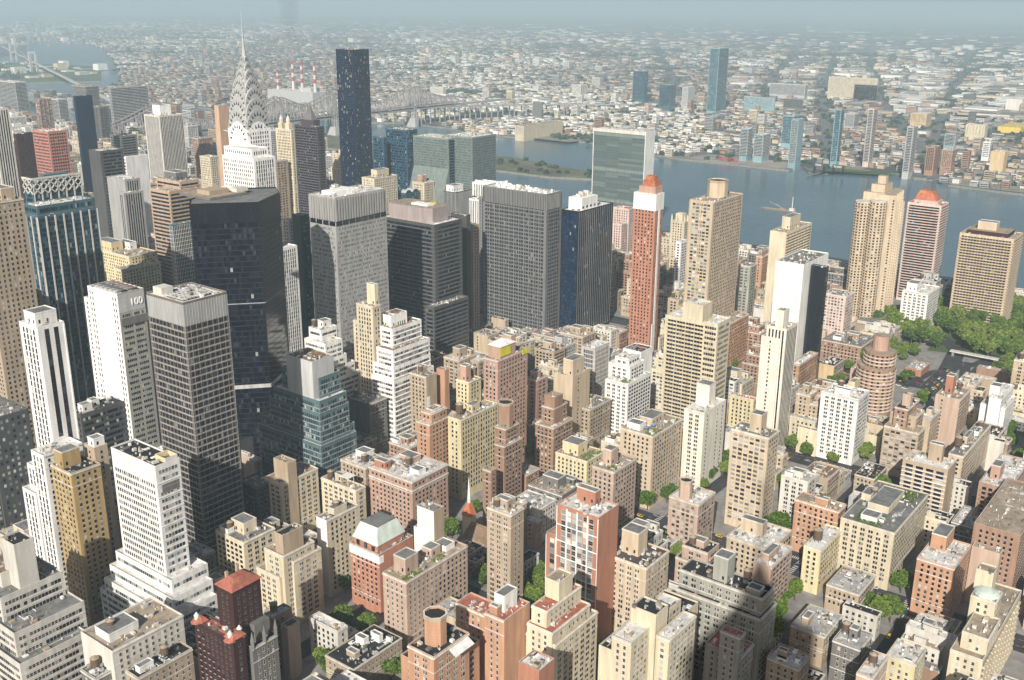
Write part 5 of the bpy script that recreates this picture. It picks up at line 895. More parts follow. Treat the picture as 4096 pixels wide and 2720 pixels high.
# ---------------------------------------------------------------- filler rows of real lots
FILL=json.loads('''[[247.2,258.8,17.7,18.4,41.2,6],[247.2,295.2,21.7,22.1,27.5,1],[269.1,295.2,17.7,20.6,19.2,6],[140.2,375.6,17.7,20.1,50.6,6],[418.6,54.0,14.7,25.1,36.3,2],[433.6,54.0,7.7,17.3,18,8],[424.1,134.4,11.7,17.3,10.2,1],[441.6,54.0,7.7,20.4,17,5],[174.2,413.7,7.7,24.3,20,0],[247.2,375.6,11.7,23.3,21.0,1],[301.1,337.0,6.7,20.6,24,6],[308.1,336.1,11.7,21.5,13,1],[349.1,295.2,14.7,22.2,20.6,5],[265.6,375.6,6.7,25.0,25.2,2],[287.6,375.6,21.7,25.3,9.8,5],[471.6,54.0,8.7,19.8,15.3,7],[443.1,172.1,17.7,24.7,10.1,6],[467.1,95.4,6.2,21.0,13,0],[473.6,97.5,6.2,18.9,20,6],[480.1,91.5,6.2,24.9,24,6],[442.1,214.8,8.7,23.8,20,4],[461.1,175.6,7.7,21.2,6.2,6],[486.6,93.2,17.7,23.2,19.5,8],[451.1,214.8,6.7,18.5,17,6],[289.1,414.6,17.7,23.4,21.4,1],[458.1,214.8,17.7,20.6,38.1,7],[494.1,134.4,6.2,18.6,14.7,6],[504.6,93.1,20.2,23.3,10.0,5],[307.1,414.4,21.7,23.6,44.1,1],[459.1,252.5,21.7,24.7,31.9,6],[329.1,417.4,17.7,20.6,36.9,1],[412.1,340.2,14.7,17.4,14.4,7],[427.1,337.1,11.7,20.5,9.8,6],[300.6,456.0,8.7,22.2,24,5],[354.1,417.5,9.7,20.5,23.8,1],[309.6,456.0,8.7,18.0,20,1],[555.1,54.0,6.2,21.2,18.2,8],[494.1,259.0,11.7,18.2,12.9,7],[447.1,340.0,14.7,17.6,30.5,8],[561.6,54.0,6.2,20.7,19.6,1],[462.1,333.0,6.7,24.6,18,7],[568.1,54.0,11.7,25.6,19.6,7],[285.6,499.9,14.7,18.5,43.7,5],[469.1,335.6,17.7,22.0,23.4,6],[580.1,54.0,6.2,20.2,18,6],[487.1,331.2,21.7,26.4,27.0,2],[247.2,536.4,21.7,26.3,26.8,5],[593.1,54.0,6.7,24.7,18,6],[509.1,331.7,7.7,25.9,22.7,7],[517.1,339.2,7.7,18.4,19.8,4],[614.1,134.4,6.2,17.5,20,1],[593.6,214.8,14.7,18.0,30.5,6],[509.1,375.6,14.7,23.8,19.9,0],[620.6,134.4,11.7,22.4,18,6],[608.6,214.8,6.7,17.3,15,1],[621.1,178.7,7.7,18.1,16,4],[460.1,456.0,11.7,27.0,20,1],[615.6,214.8,14.7,18.9,20.7,6],[629.1,171.6,14.7,25.2,16.9,7],[472.1,456.0,8.7,26.7,17,0],[573.1,332.6,17.7,25.0,28.2,1],[481.1,456.0,17.7,18.8,27.2,0],[630.6,214.8,21.7,18.1,18.9,8],[644.1,174.6,7.7,22.2,13.0,1],[499.1,456.0,14.7,24.7,22.2,0],[412.1,536.4,6.7,22.0,19.6,7],[665.6,134.4,8.7,18.0,23.8,6],[631.1,251.3,11.7,25.9,12,1],[473.1,493.5,21.7,24.9,18.8,8],[652.6,214.8,11.7,18.9,14.5,1],[578.1,375.6,6.2,26.8,21.6,6],[643.1,252.0,7.7,25.2,20.4,5],[584.6,375.6,6.2,17.4,20,8],[664.6,214.8,12.2,25.4,8.5,4],[651.1,256.3,21.7,20.9,14.4,5],[573.1,414.4,14.7,23.6,22.3,2],[713.1,91.5,6.2,24.9,28.0,6],[663.6,295.2,13.2,20.8,18.1,6],[726.6,95.4,8.7,21.0,33.6,1],[577.1,456.0,17.7,25.5,38.7,2],[735.6,94.6,14.7,21.8,26.1,1],[572.1,496.0,8.7,22.4,25.2,5],[713.1,257.2,7.7,20.0,22.4,1],[757.6,95.4,14.7,21.0,47.4,1],[735.1,214.8,6.2,23.3,14,1],[721.1,259.5,14.7,17.7,38.7,8],[755.6,134.4,6.7,18.5,24,6],[590.1,493.7,21.7,24.7,51.9,8],[741.6,214.8,17.7,19.7,20.0,5],[772.6,90.2,6.2,26.2,20,5],[769.6,134.4,21.7,25.2,21.9,0],[744.1,250.5,14.7,26.7,38.8,8],[643.1,456.0,11.7,23.8,18.2,4],[721.1,332.3,6.2,25.3,18.2,8],[767.6,214.8,6.7,25.7,14.6,8],[655.1,456.0,6.2,23.2,28.0,1],[727.6,330.6,8.7,27.0,33.6,6],[794.1,94.2,11.7,22.2,12,8],[661.6,456.0,14.7,25.0,34.2,5],[774.6,214.8,6.7,20.6,13.0,1],[713.1,375.6,14.7,23.3,46.6,1],[751.1,295.2,21.7,19.2,27.0,6],[806.1,97.4,6.2,19.0,20,6],[743.6,331.7,21.7,25.9,26.4,1],[657.6,500.2,14.7,18.2,46.7,8],[765.6,334.6,11.7,23.0,24,8],[788.1,295.2,6.2,21.1,16,4],[822.6,179.5,17.7,17.3,30.9,5],[713.1,456.0,8.7,23.3,21.0,5],[659.6,536.4,17.2,21.2,25.7,1],[840.1,134.4,8.7,25.9,12,2],[816.6,260.1,7.7,17.1,16,6],[840.6,172.7,8.7,24.1,13,1],[638.1,575.2,14.7,23.6,24.0,0],[849.1,134.4,6.2,23.2,15,1],[855.6,134.4,6.2,18.6,14,5],[849.6,174.4,11.7,22.4,14,6],[798.6,338.7,14.7,18.9,33.2,0],[713.1,497.5,17.7,20.9,27.3,8],[653.1,576.8,7.7,22.0,22.7,5],[862.1,134.4,6.2,26.0,28.0,1],[772.1,415.3,21.7,22.7,21.2,6],[661.1,576.8,6.2,22.0,19.8,0],[840.1,256.1,21.7,21.1,25.6,7],[868.6,134.4,17.7,23.0,51.3,8],[861.6,175.1,21.7,21.7,25.1,5],[756.1,456.0,17.7,24.3,20.9,0],[731.1,500.5,21.7,17.9,26.1,4],[713.1,536.4,17.7,20.3,33.2,6],[886.6,134.4,6.2,23.8,21.0,7],[883.6,172.6,8.7,24.2,25.2,8],[753.1,493.4,21.7,25.0,32.3,8],[731.1,536.4,7.7,20.2,25.2,1],[775.1,495.7,21.7,22.7,20.4,6],[751.1,536.4,6.2,26.9,17,5],[725.1,574.1,17.7,24.7,22.7,5],[757.6,536.4,11.7,25.0,17,5],[769.6,536.4,21.7,26.5,19.0,0],[929.1,134.4,8.7,20.0,28.0,6],[743.1,575.0,17.7,23.8,19.6,0],[797.1,500.3,8.7,18.1,20,1],[929.1,170.4,7.7,26.4,19.6,0],[828.1,456.0,11.7,21.2,20,1],[806.1,496.4,11.7,22.0,24,6],[938.1,134.4,8.7,19.3,28.0,8],[873.1,375.6,17.7,17.3,34.8,0],[818.1,494.2,14.7,24.2,19.9,0],[840.1,456.0,14.7,17.5,28.4,1],[947.1,134.4,7.7,26.4,22.4,6],[769.1,578.3,7.7,20.5,16.2,1],[799.6,536.4,17.7,26.1,13.0,0],[777.1,573.7,11.7,25.1,12,2],[746.1,616.8,6.2,18.6,15,8],[817.6,536.4,6.7,22.9,14,8],[789.1,581.5,21.7,17.3,7.9,0],[874.1,456.0,18.7,18.4,45.8,5],[944.1,339.7,6.2,17.9,21.0,5],[796.6,616.8,6.2,17.3,15,5],[964.1,295.2,6.7,18.5,16,6],[936.1,375.6,7.7,25.1,19.6,6],[971.1,295.2,6.7,20.2,15,5],[929.1,413.9,11.7,24.1,22.4,1],[978.1,295.2,6.2,22.1,17,1],[984.6,295.2,11.7,21.0,15,5],[801.6,659.2,11.7,20.0,13,1],[996.6,295.2,8.7,24.3,19.4,6],[1005.6,295.2,8.7,25.9,12,8],[929.1,499.7,17.7,18.7,32.4,7],[1014.6,295.2,6.2,21.9,15,4],[1021.1,295.2,8.7,17.9,14,5],[978.1,418.3,14.7,19.7,20.4,6],[1010.6,339.7,17.7,17.9,8.0,2],[947.1,497.8,14.7,20.6,34.7,6],[1030.2,295.2,11.7,27.0,11.8,7],[929.1,536.4,6.2,24.4,21.0,8],[993.1,417.6,6.2,20.4,24,5],[935.6,536.4,21.7,21.8,50.8,1],[999.6,421.0,14.7,17.0,35.3,8],[989.6,456.0,21.7,17.7,27.1,5],[929.1,574.7,8.7,24.1,18.2,7],[978.1,494.2,17.7,24.2,32.1,2],[1029.7,375.6,14.7,23.8,43.4,8],[938.1,579.7,6.2,19.1,18.2,1],[965.6,536.4,14.7,21.1,49.3,2],[944.6,574.3,6.7,24.5,21.0,8],[951.6,575.0,6.7,23.8,13,1],[980.6,536.4,21.7,21.9,38.0,8],[958.6,579.1,6.2,19.7,18,8],[965.1,578.7,11.7,20.1,12,6],[977.1,578.3,17.7,20.5,46.4,0],[1024.7,536.4,14.7,20.8,46.3,5],[1094.7,375.6,7.7,25.5,25.2,0],[1102.7,375.6,9.2,29,38.6,2],[992.1,616.8,17.7,18.6,33.6,5],[1010.1,616.8,21.7,26.7,45.2,1],[1148.2,295.2,23.8,29,34.5,4],[1053.2,580.2,17.7,18.6,37.6,5],[1148.2,409.0,17.3,29,27.3,7],[1065.2,616.8,17.7,25.1,28.1,5],[1045.2,654.1,21.7,25.1,37.9,5],[1165.7,409.0,25.3,29,21.8,0],[1210.4,295.2,26.5,29,19.1,9],[1228.2,214.8,21.8,29,16.6,5],[1148.2,489.4,29.4,29,34.8,2],[1191.4,409.0,22.0,29,24.6,5],[1148.2,536.4,23.3,29,15.4,8],[1250.3,214.8,25.3,29,11.0,1],[1237.3,295.2,21.4,29,15.5,3],[1213.7,409.0,19.9,29,20.4,4],[1171.8,536.4,19.0,29,18.5,0],[1148.2,616.8,15.7,29,37.9,1],[1191.1,536.4,15.8,29,27.3,6],[713.1,1099.2,26.5,30,37.5,6],[1234.2,456.0,28.0,29,15.0,4],[1165.2,650.2,26.2,29,31.9,8],[713.1,1131.6,30.4,30,40.0,1],[1226.5,536.4,23.9,29,16.9,2],[1262.5,456.0,27.9,29,8.1,8],[743.9,1131.6,26.4,30,34.6,1],[1230.1,569.8,26.6,29,15.5,3],[1250.8,536.4,26.4,29,10.9,3],[1257.0,569.8,17.9,29,10.8,6],[1047.6,938.4,21.7,30,54.8,1],[1069.6,938.4,28.9,30,54.1,7],[606.3,1292.4,20.9,30,107.2,1],[713.1,1260.0,27.5,30,80.8,5],[803.0,1212.0,33.4,30,89.0,5],[740.9,1260.0,18.1,30,73.4,7],[608.9,1340.4,35.0,30,96.6,4],[854.8,1212.0,26.3,30,81.3,5],[1053.2,1131.6,23.4,30,59.4,9],[867.7,1292.4,19.2,30,77.1,5],[646.9,1420.8,29.9,30,85.1,1],[1082.5,1179.6,27.0,30,53.9,4],[1148.2,1179.6,25.3,30,97.4,5],[1229.8,1099.2,32.5,30,14.6,7],[978.0,1340.4,43.0,30,59.2,7],[820.7,1453.2,33.6,30,51.8,8],[1148.2,1212.0,19.2,30,92.1,1],[1262.7,1099.2,20.6,30,9.6,7],[854.6,1453.2,38.3,30,54.3,1],[1187.7,1212.0,31.5,30,105.5,1],[1148.2,1260.0,31.9,30,59.7,6],[1180.4,1260.0,29.5,30,80.9,9],[1275.0,1179.6,20.7,30,67.9,8],[1166.7,1292.4,26.2,30,84.7,9],[1296.0,1179.6,20.9,30,50.4,3],[1213.5,1340.4,24.5,30,100.2,1],[983.6,1533.6,21.4,30,82.5,0],[1005.3,1533.6,24.5,30,86.1,8],[929.1,1581.6,33.8,30,65.8,4],[1066.4,1501.2,40.5,30,54.5,0],[1292.7,1340.4,24.1,30,96.7,4],[957.3,1614.0,39.0,30,84.4,5],[1148.2,1501.2,41.0,30,86.5,7],[996.5,1614.0,38.8,30,91.6,1],[1047.4,1581.6,39.5,30,90.9,5],[861.2,1694.4,25.7,30,93.6,2],[929.1,1662.0,32.3,30,61.0,7],[1189.5,1501.2,26.4,30,93.7,1],[815.6,1742.4,24.9,30,38.5,1],[1216.1,1501.2,24.6,30,88.0,0],[840.8,1742.4,37.3,30,49.4,7],[1186.3,1533.6,29.4,30,98.9,8],[960.1,1694.4,34.0,30,66.2,5],[818.2,1774.8,30.8,30,66.8,7],[1148.2,1581.6,33.0,30,75.5,9],[1148.2,1614.0,39.1,30,63.8,2],[1026.7,1694.4,35.7,30,82.9,8],[1257.4,1581.6,34.3,30,89.0,4],[1184.4,1662.0,27.3,30,100.4,4],[929.1,1822.8,42.8,30,84.9,2],[1035.4,1774.8,21.5,30,94.8,1],[1007.2,1822.8,38.5,30,69.5,2],[1232.8,1694.4,38.8,30,53.2,8],[1045.9,1822.8,33.2,30,72.9,8],[1148.2,1774.8,20.6,30,79.2,1],[1271.8,1694.4,43.5,30,84.2,8],[1216.7,1742.4,37.1,30,95.2,1],[929.1,1935.6,31.3,30,42.5,9],[1262.7,1774.8,35.3,30,86.4,2],[1037.0,2016.0,40.1,30,86.1,3],[1058.9,2064.0,34.1,30,100.6,6],[1282.3,1935.6,33.6,30,50.3,1],[1277.1,1983.6,29.7,30,68.0,9],[1078.4,2144.4,30.8,30,101.0,5],[1186.4,2096.4,21.3,30,71.8,6],[1286.0,2096.4,30.8,30,99.1,8],[1231.7,2144.4,39.8,30,63.3,0],[1207.9,2257.2,35.8,30,60.6,5],[1265.1,2257.2,34.9,30,58.4,8],[1176.9,2305.2,38.2,30,82.8,1],[1172.7,2418.0,27.3,30,96.3,1],[1255.9,2385.6,33.3,30,68.9,0],[1209.7,2498.4,25.7,30,88.7,8],[1207.7,2546.4,30.3,30,33.9,4],[1235.5,2578.8,27.2,30,60.5,1],[1263.1,2578.8,22.9,30,102.5,7],[1263.3,2659.2,27.4,30,67.0,4]]'''); FC=json.loads('''["brown", "cream", "dkgr", "grey", "lgrey", "ltan", "offw", "pink", "tan", "white"]''')
CN=dict(brown='brown brick',tan='tan brick',pink='pinkish brick',red='red brick',cream='cream stone',ltan='light tan',obr='orange brick',dkgr='grey stone',offw='off white',white='white brick',grey='grey',lgrey='pale grey')
RN=dict(d2='charcoal roof',w='white roof',lg='pale grey roof',g='grey roof',d='black tar roof',t='tan roof',br='brown roof',r='red roof')
marks=[(t[3][0][0]+t[3][0][2]/2,t[3][0][1]+t[3][0][3]/2,t[1]) for t in DATA]
def shortlab(l):
    w=l.replace(' apartment','').split(' with ')[0].split(' of ')[0].split(' beside ')[0].split(' behind ')[0].split(' before ')[0].split(' right ')[0].split(' left ')[0].split(' under ')[0].split(' crowned ')[0].split(' belted ')[0]; return ' '.join(w.split()[:7])
used={}
def uniq(base):
    used[base]=used.get(base,0)+1; return used[base]
rf_=random.Random(11)
for f in FILL:
    x,y,w,d,h,ci=f; col=FC[ci]; low=h<26 and y<700; roofc=rf_.choice(('w','lg','g','d','d','g','t','lg','br','w') if low else ('g','t','lg','w','d'))
    if h>60: cat,nm='tower block','tower_block'
    elif low: cat,nm='row house','row_house'
    else: cat,nm='mid rise','mid_rise_building'
    sw=rf_.choice(('pun','blank','punl')) if low else rf_.choice(('pun','pun2','pund2','frame3')); ss=rf_.choice(('rowd','pun')) if low else rf_.choice(('pun','pun2','vpun','kbal'))
    if y>700 and h>45 and rf_.random()<.4: col=rf_.choice(('grey','offw','white','dkgr','lgrey')); sw=ss=rf_.choice(('rib','vst3','bandk','curtw','pun'))
    nb=min(marks,key=lambda m:(m[0]-x)**2+(m[1]-y)**2); dx,dy=x-nb[0],y-nb[1]
    side=('behind' if dx+dy*.8>12 else 'before' if dx+dy*.8<-12 else ('left of' if dy>dx else 'right of'))
    size=('narrow ' if w<9 else 'wide ' if w>17 else '') if low else ('tall ' if h>60 else '')
    lab=f"{size}{CN.get(col,col)} {dict(row_house='row house',mid_rise_building='block',tower_block='tower').get(nm)} with {RN[roofc]} {side} the {shortlab(nb[2])}"
    lab=' '.join(lab.split()[:16]); grp='row houses on the side streets' if low else 'mid rise blocks of the avenues' if nm=='mid_rise_building' else 'tower blocks beyond the landmarks'
    ex='' 
    if low:
        if rf_.random()<.5: ex='bulk.3,.4,.6,.7,2.6'
        if w>11: ex+=';ac3'
    else:
        ex='bulk.3,.3,.7,.75,%.1f;ac4'%rf_.uniform(3,8)+rf_.choice(('',';bulkw.05,.6,.25,.9,3',';bulk.75,.1,.95,.5,4.5'))
        if rf_.random()<.45: ex+=';tank.2,.7'
    ts=[[x,y,w,d,h,col,sw,ss,roofc]]
    if h>28 and w>14:
        k=rf_.random()
        if k<.4: ts=[[x+2.2,y+2.4,w-4.4,d-5,h,col,sw,ss,roofc],[x,y,w,d,h*rf_.uniform(.7,.88),col,sw,ss,roofc]]
        elif k<.7: ts=[[x,y+d*.35,w,d*.65,h,col,sw,ss,roofc],[x+.6,y,w*.42,d*.5,h-6,col,sw,ss,roofc],[x+w*.62,y,w*.37,d*.5,h-3,col,sw,ss,roofc]]
    elif low and w>9 and rf_.random()<.4: ts=[[x,y+d*.3,w,d*.7,h,col,sw,ss,roofc],[x+.3,y,w*.55,d*.4,h-3.4,col,sw,ss,'d']]
    building('b',lab,cat,ts,ex.strip(';'),near=False,group=grp,objname=nm)
# ---------------------------------------------------------------- steel cantilever bridge
br=empty('cantilever_bridge',(1361,2040,-12),'grey steel cantilever bridge with four spired towers crossing the river','bridge')
bm=plain('bridge_steel',(.40,.37,.36),.7,.1,.2,.1); TX=[1361,1721,1899,2204]; XE=[1200,2390]
def topz(x):
    best=62
    for t in TX:
        dd=abs(x-t); best=max(best,62+40*max(0,1-dd/150)**1.6)
    return best
q=MB()
for s in(-1,1):
    x=XE[0]; st=11.0; k=0
    while x<XE[1]:
        yb=s*12; a=(x-1361,yb,56);b=(x+st-1361,yb,56);c=(x-1361,yb,topz(x)+12);d2=(x+st-1361,yb,topz(x+st)+12)
        q.beam(a,b,2.4,bm); q.beam(c,d2,2.4,bm); q.beam(a,c,1.4,bm)
        if k%2==0: q.beam(a,d2,1.4,bm)
        else: q.beam(c,b,1.4,bm)
        x+=st;k+=1
q.ob('truss',br)
q=MB(); q.box(XE[0]-1361-300,-13,47,XE[1]-1361+250,13,50,wall('grey')); q.box(XE[0]-1361,-11,54,XE[1]-1361,11,55.4,wall('dkgr')); q.ob('deck',br)
for t in TX:
    q=MB()
    for s in(-1,1):
        q.beam((t-1361-5,s*12,0),(t-1361-2,s*12,108),2.4,bm); q.beam((t-1361+5,s*12,0),(t-1361+2,s*12,108),2.4,bm); q.prism(circ(t-1361,s*12,1.6,6),108,120,bm,None,False,circ(t-1361,s*12,.15,6))
    for z in(30,70,104): q.beam((t-1361,-12,z),(t-1361,12,z),1.6,bm)
    q.box(t-1361-7,-17,-8,t-1361+7,17,26,wall('lgrey')); q.ob('bridge_tower',br)
for i in range(18):
    q=MB(); x=2230+i*38-1361; yy=-i*i*.9; q.box(x,yy-11,0,x+2.5,yy-8,46-i,wall('grey')); q.box(x,yy+8,0,x+2.5,yy+11,46-i,wall('grey')) ; q.ob('pier',br)
q=MB()
for i in range(18):
    x=2230+i*38-1361; y0,y1=-i*i*.9,-(i+1)**2*.9; q.prism([(x,y0-12),(x+38,y1-12),(x+38,y1+12),(x,y0+12)],46-i,49-i,wall('grey'),None,True)
q.ob('approach_viaduct',br)
# four red banded chimneys at the power station
for i,(x,y,h,t_) in enumerate(((2480,2852,140,'leftmost of the three tall'),(2444,2766,140,'middle of the three tall'),(2452,2711,140,'rightmost of the three tall'),(2452,2900,108,'shorter separate one left of the three tall'))):
    r=empty('chimney',(x,y,-8),t_+' red and white banded power station chimneys','chimney','power station chimneys'); n=10; pr=6
    q=MB()
    for k in range(n):
        z0,z1=h*k/n,h*(k+1)/n; r0,r1=6-2.6*k/n,6-2.6*(k+1)/n; c=wall('offw') if k<5 or k%2==0 else plain('chimney_red',(.42,.06,.07),.8)
        q.prism(circ(0,0,r0,12),z0,z1,c,wall('dgrey'),False,circ(0,0,r1,12))
    q.ob('shaft',r)
building('b','long pale power station hall below the banded chimneys','warehouse',[[2420,2690,60,230,34,'lgrey','blank','blank','w'],[2440,2720,40,60,46,'lgrey','blank','blank','w']],'',near=False)
# far arch-like suspension bridge
tb_=empty('suspension_bridge',(3229,6141,-8),'pale distant suspension bridge with two towers at the upper left','bridge'); bp=wall('lgrey')
import itertools
A=Vector((3229,6141,0)); Bq=Vector((2754,5060,0)); dv=(Bq-A); Lb=dv.length; dn=dv.normalized(); nn=Vector((-dn.y,dn.x,0))
for k,p in enumerate((Vector((0,0,0)),dv)):
    q=MB()
    for s in(-14,14): q.box(p.x+nn.x*s-5,p.y+nn.y*s-5,-4,p.x+nn.x*s+5,p.y+nn.y*s+5,96,bp)
    q.beam(p+nn*14+Vector((0,0,90)),p-nn*14+Vector((0,0,90)),9,bp); q.beam(p+nn*14+Vector((0,0,42)),p-nn*14+Vector((0,0,42)),7,bp); q.ob('bridge_tower',tb_)
q=MB(); q.beam(-dn*900+Vector((0,0,46)),dv+dn*2500+Vector((0,0,46)),7,bp); q.ob('deck',tb_)
q=MB()
for s in(-14,14):
    for i in range(16):
        f=lambda t:(dv*t+nn*s+Vector((0,0,50+44*(2*t-1)**2))); q.beam(f(i/16),f((i+1)/16),2,bp)
q.ob('cable',tb_)
# ---------------------------------------------------------------- Queens: low city out to the haze
rq=random.Random(3)
def inpoly(x,y,P):
    c=False; n=len(P)
    for i in range(n):
        x1,y1=P[i];x2,y2=P[i-1]
        if (y1>y)!=(y2>y) and x<(x2-x1)*(y-y1)/(y2-y1)+x1: c=not c
    return c
foots=[(t[0],t[1],t[0]+t[2],t[1]+t[3]) for b in DATA for t in b[3] if t[0]>1700]+[(2090,1990,2700,2080),(2410,2680,2500,2930)]
def free(x,y,w,d): return not any(x<f[2]+4 and x+w>f[0]-4 and y<f[3]+4 and y+d>f[1]-4 for f in foots)
def hue(x,y): return math.sin(x*.0011+2.2)*math.cos(y*.0016)+.6*math.sin((x-y)*.0023)
qcol=['cream','offw','grey','lgrey','tan','pinkl','brown','grey','mgrey','ltan','dkgr','offw']; qroof=['lg','lg','g','g','t','g','lg','br','d','d2','g','w']
cand=[]
x=2105
ang=(-.12,1.13)
def gap(x,y):  # parks, rail yards and water left open
    return math.sin(x*.0031+1)*math.cos(y*.0027+2)+.5*math.sin((x+y)*.009)>1.08
x=2105
while x<25000:
    cell=17+ (x-2100)*.0085; y=-.06*x-rq.uniform(0,60)
    while y<2.05*x:
        cw,cd=cell*rq.uniform(.55,.95),cell*rq.uniform(.5,1.2)
        street = (int(y/88)!=int((y+cd+6)/88))
        if not street and rq.random()<(.92 if x<3600 else .84) and inpoly(x,y,QS) and inpoly(x+cw,y+cd,QS) and free(x,y,cw,cd) and not gap(x,y) and not(2090<x<2210 and 630<y<1120):
            h=rq.choice((4,5,6,6,7,8,9,10))*rq.choice((1,1,1,1,1.6)); 
            if rq.random()<.015: h=rq.uniform(20,45)
            cand.append((x+rq.uniform(0,cell*.6),y,cw,cd,h))
        y+=cd+rq.uniform(2,8)
    x+=cell*1.12
ROADS=[[(3300,1480),(4105,1819),(4796,2094),(5758,2467),(7172,3016),(11000,4500)],[(2300,860),(3790,1462),(4419,1701),(5183,1982),(6251,2379),(12000,4500)],[(2300,620),(3933,1298),(4573,1528),(5341,1809),(6418,2203),(12500,4300)],[(2160,590),(2841,788),(3250,894),(3797,1023),(4391,1168),(9000,2300)],[(2250,2040),(2900,1800),(3600,1950),(5200,2900),(9000,5200)],[(2500,-100),(2650,900),(2600,1700),(2500,2700)]]
def near_road(x,y,w):
    for L in ROADS:
        for a,b in zip(L,L[1:]):
            if min(a[0],b[0])-60<x<max(a[0],b[0])+60:
                t=max(0,min(1,((x-a[0])*(b[0]-a[0])+(y-a[1])*(b[1]-a[1]))/math.dist(a,b)**2))
                if math.hypot(x-a[0]-t*(b[0]-a[0]),y-a[1]-t*(b[1]-a[1]))<w: return True
    return False
cand=[c for c in cand if not near_road(c[0]+c[2]/2,c[1]+c[3]/2,20+c[2]*.5)]
q=MB(); ra=plain('far_asphalt',(.16,.16,.16),.9,0,.2,.05)
for i,L in enumerate(ROADS): strip(L,26,-7.8+.02*i,ra)
tag(q.ob('roads'),kind='structure')
# large flat industrial roofs
for i in range(420):
    x=rq.uniform(3300,6200); y=x*rq.uniform(.13,.47); w,d=rq.uniform(45,110),rq.uniform(35,120)
    if inpoly(x,y,QS) and free(x,y,w,d) and not near_road(x+w/2,y+d/2,w*.75): cand.append((x,y,w,d,rq.uniform(10,17)))
cand.sort(key=lambda c:math.hypot(c[0],c[1])-c[4]*25)
def qbox(mb,x,y,w,d,h,c,rc,z=-8,win=True):
    hv=hue(x,y) if x>100 else 0
    if w>44 and 3300<x<6300: hv=1
    if hv>.45 and rq.random()<.55: c=rq.choice(('cream','crm3','white','offw')); rc=rq.choice(('w','w','t','lg'))
    elif hv<-.3 and rq.random()<.7: c=rq.choice(('brown','grey','dkgr','tan','pink')); rc=rq.choice(('g','d','d2','br','lg'))
    mb.box(x,y,z,x+w,y+d,z+h,wall(c),roofm(rc))
    if win and h>9:
        for k in range(int(h/4)):
            zz=z+1.4+k*4; mb.q((x-.15,y+d-1,zz),(x-.15,y+1,zz),(x-.15,y+1,zz+1.6),(x-.15,y+d-1,zz+1.6),glass('dk')); mb.q((x+1,y-.15,zz),(x+w-1,y-.15,zz),(x+w-1,y-.15,zz+1.6),(x+1,y-.15,zz+1.6),glass('dk'))
DQ=dict(dkgr='dark grey',mgrey='mid grey',pink='pinkish',cream='cream',offw='off white',white='white',lgrey='pale grey',tan='tan',pinkl='pale pink',brown='brown',grey='grey',crm3='chalky white',ltan='light tan')
for i,(x,y,w,d,h) in enumerate(cand[:290]):
    c=rq.choice(qcol); rc=rq.choice(qroof); mb=MB(); qbox(mb,0,0,w,d,h,c,rc)
    if w>20:
        for k in range(4): u,v=rq.uniform(.1,.8)*w,rq.uniform(.1,.8)*d; mb.box(u,v,h-8,u+2.5,v+2,h-6,wall('lgrey'))
    o=mb.ob('riverside_building',None,(x,y,0)); tag(o,f"low {DQ[c]} building with a {RN[rc]} among the blocks across the river",'building','low buildings across the river')
mb=MB()
for (x,y,w,d,h) in cand[290:]:
    qbox(mb,x,y,w,d,h,rq.choice(qcol),rq.choice(qroof),-8,x<5000)
tag(mb.ob('distant_buildings'),'countless low pale and brown roofs of the borough fading into the haze','buildings',kind='stuff')
# upper manhattan and the north shore
mb=MB()
for i in range(4200):
    x=rq.uniform(1780,9200); y=rq.uniform(4500,19000)
    if y<1.0*x or y>2.2*x: continue
    if inpoly(x,y,QS) or (y<7900 and not inpoly(x,y,[(2321,4400),(2600,4240),(3200,5200),(3050,7000),(2200,7400),(2060,4900)])): continue
    w=rq.uniform(20,60); qbox(mb,x,y,w,rq.uniform(20,50),rq.choice((6,8,10,14,30)),rq.choice(qcol),rq.choice(qroof),-8,False)
for i in range(500):
    x=rq.uniform(1730,1900); y=rq.uniform(2150,4200)
    if rq.random()<.3 and x<1760+(y-2150)*.1+80 and x>1740+(y-2100)*.06: w=rq.uniform(12,20); qbox(mb,x,y,w,rq.uniform(20,60),rq.uniform(12,50),rq.choice(('tan','brown','grey','lgrey')),'g',-8)
tag(mb.ob('northern_buildings'),'hazy roofs beyond the upper river and on the long island','buildings',kind='stuff')
# ---------------------------------------------------------------- trees
lf=leafm(); bark=plain('bark',(.10,.075,.055),.95)
def crownmesh(seed,R0=4.5,H=6,n=2600,leaf=.46):
    r=random.Random(seed); mb=MB(); blobs=[]
    for i in range(17): a=r.uniform(0,6.28); e=r.uniform(0,.72)*R0; blobs.append((e*math.cos(a),e*math.sin(a),r.uniform(.2,.85)*H,r.uniform(.2,.42)*R0))
    for i in range(n):
        b=r.choice(blobs); u=Vector((r.gauss(0,1),r.gauss(0,1),r.gauss(0,1)*.8)).normalized()*b[3]*r.uniform(.75,1.05); c=Vector(b[:3])+u
        a=Vector((r.gauss(0,1),r.gauss(0,1),r.gauss(0,.6))).normalized(); e=a.cross(Vector((r.gauss(0,1),r.gauss(0,1),r.gauss(0,1)))).normalized(); s=leaf*r.uniform(.5,1.3)
        mb.q(tuple(c-a*s-e*s*.6),tuple(c+a*s-e*s*.6),tuple(c+a*s+e*s*.6),tuple(c-a*s+e*s*.6),lf)
    o=mb.ob('crown'); me=o.data; bpy.data.objects.remove(o); return me
CM=[crownmesh(s) for s in range(5)]
def trunkmesh():
    mb=MB(); mb.prism(circ(0,0,.3,8),-.3,4.5,bark,None,False,circ(0,0,.18,8))
    for i in range(5): a=i*1.26; mb.beam((0,0,3+i*.3),(2.2*math.cos(a),2.2*math.sin(a),6.5+i*.3),.16,bark)
    o=mb.ob('trunk'); me=o.data; bpy.data.objects.remove(o); return me
TM=trunkmesh(); rt_=random.Random(9)
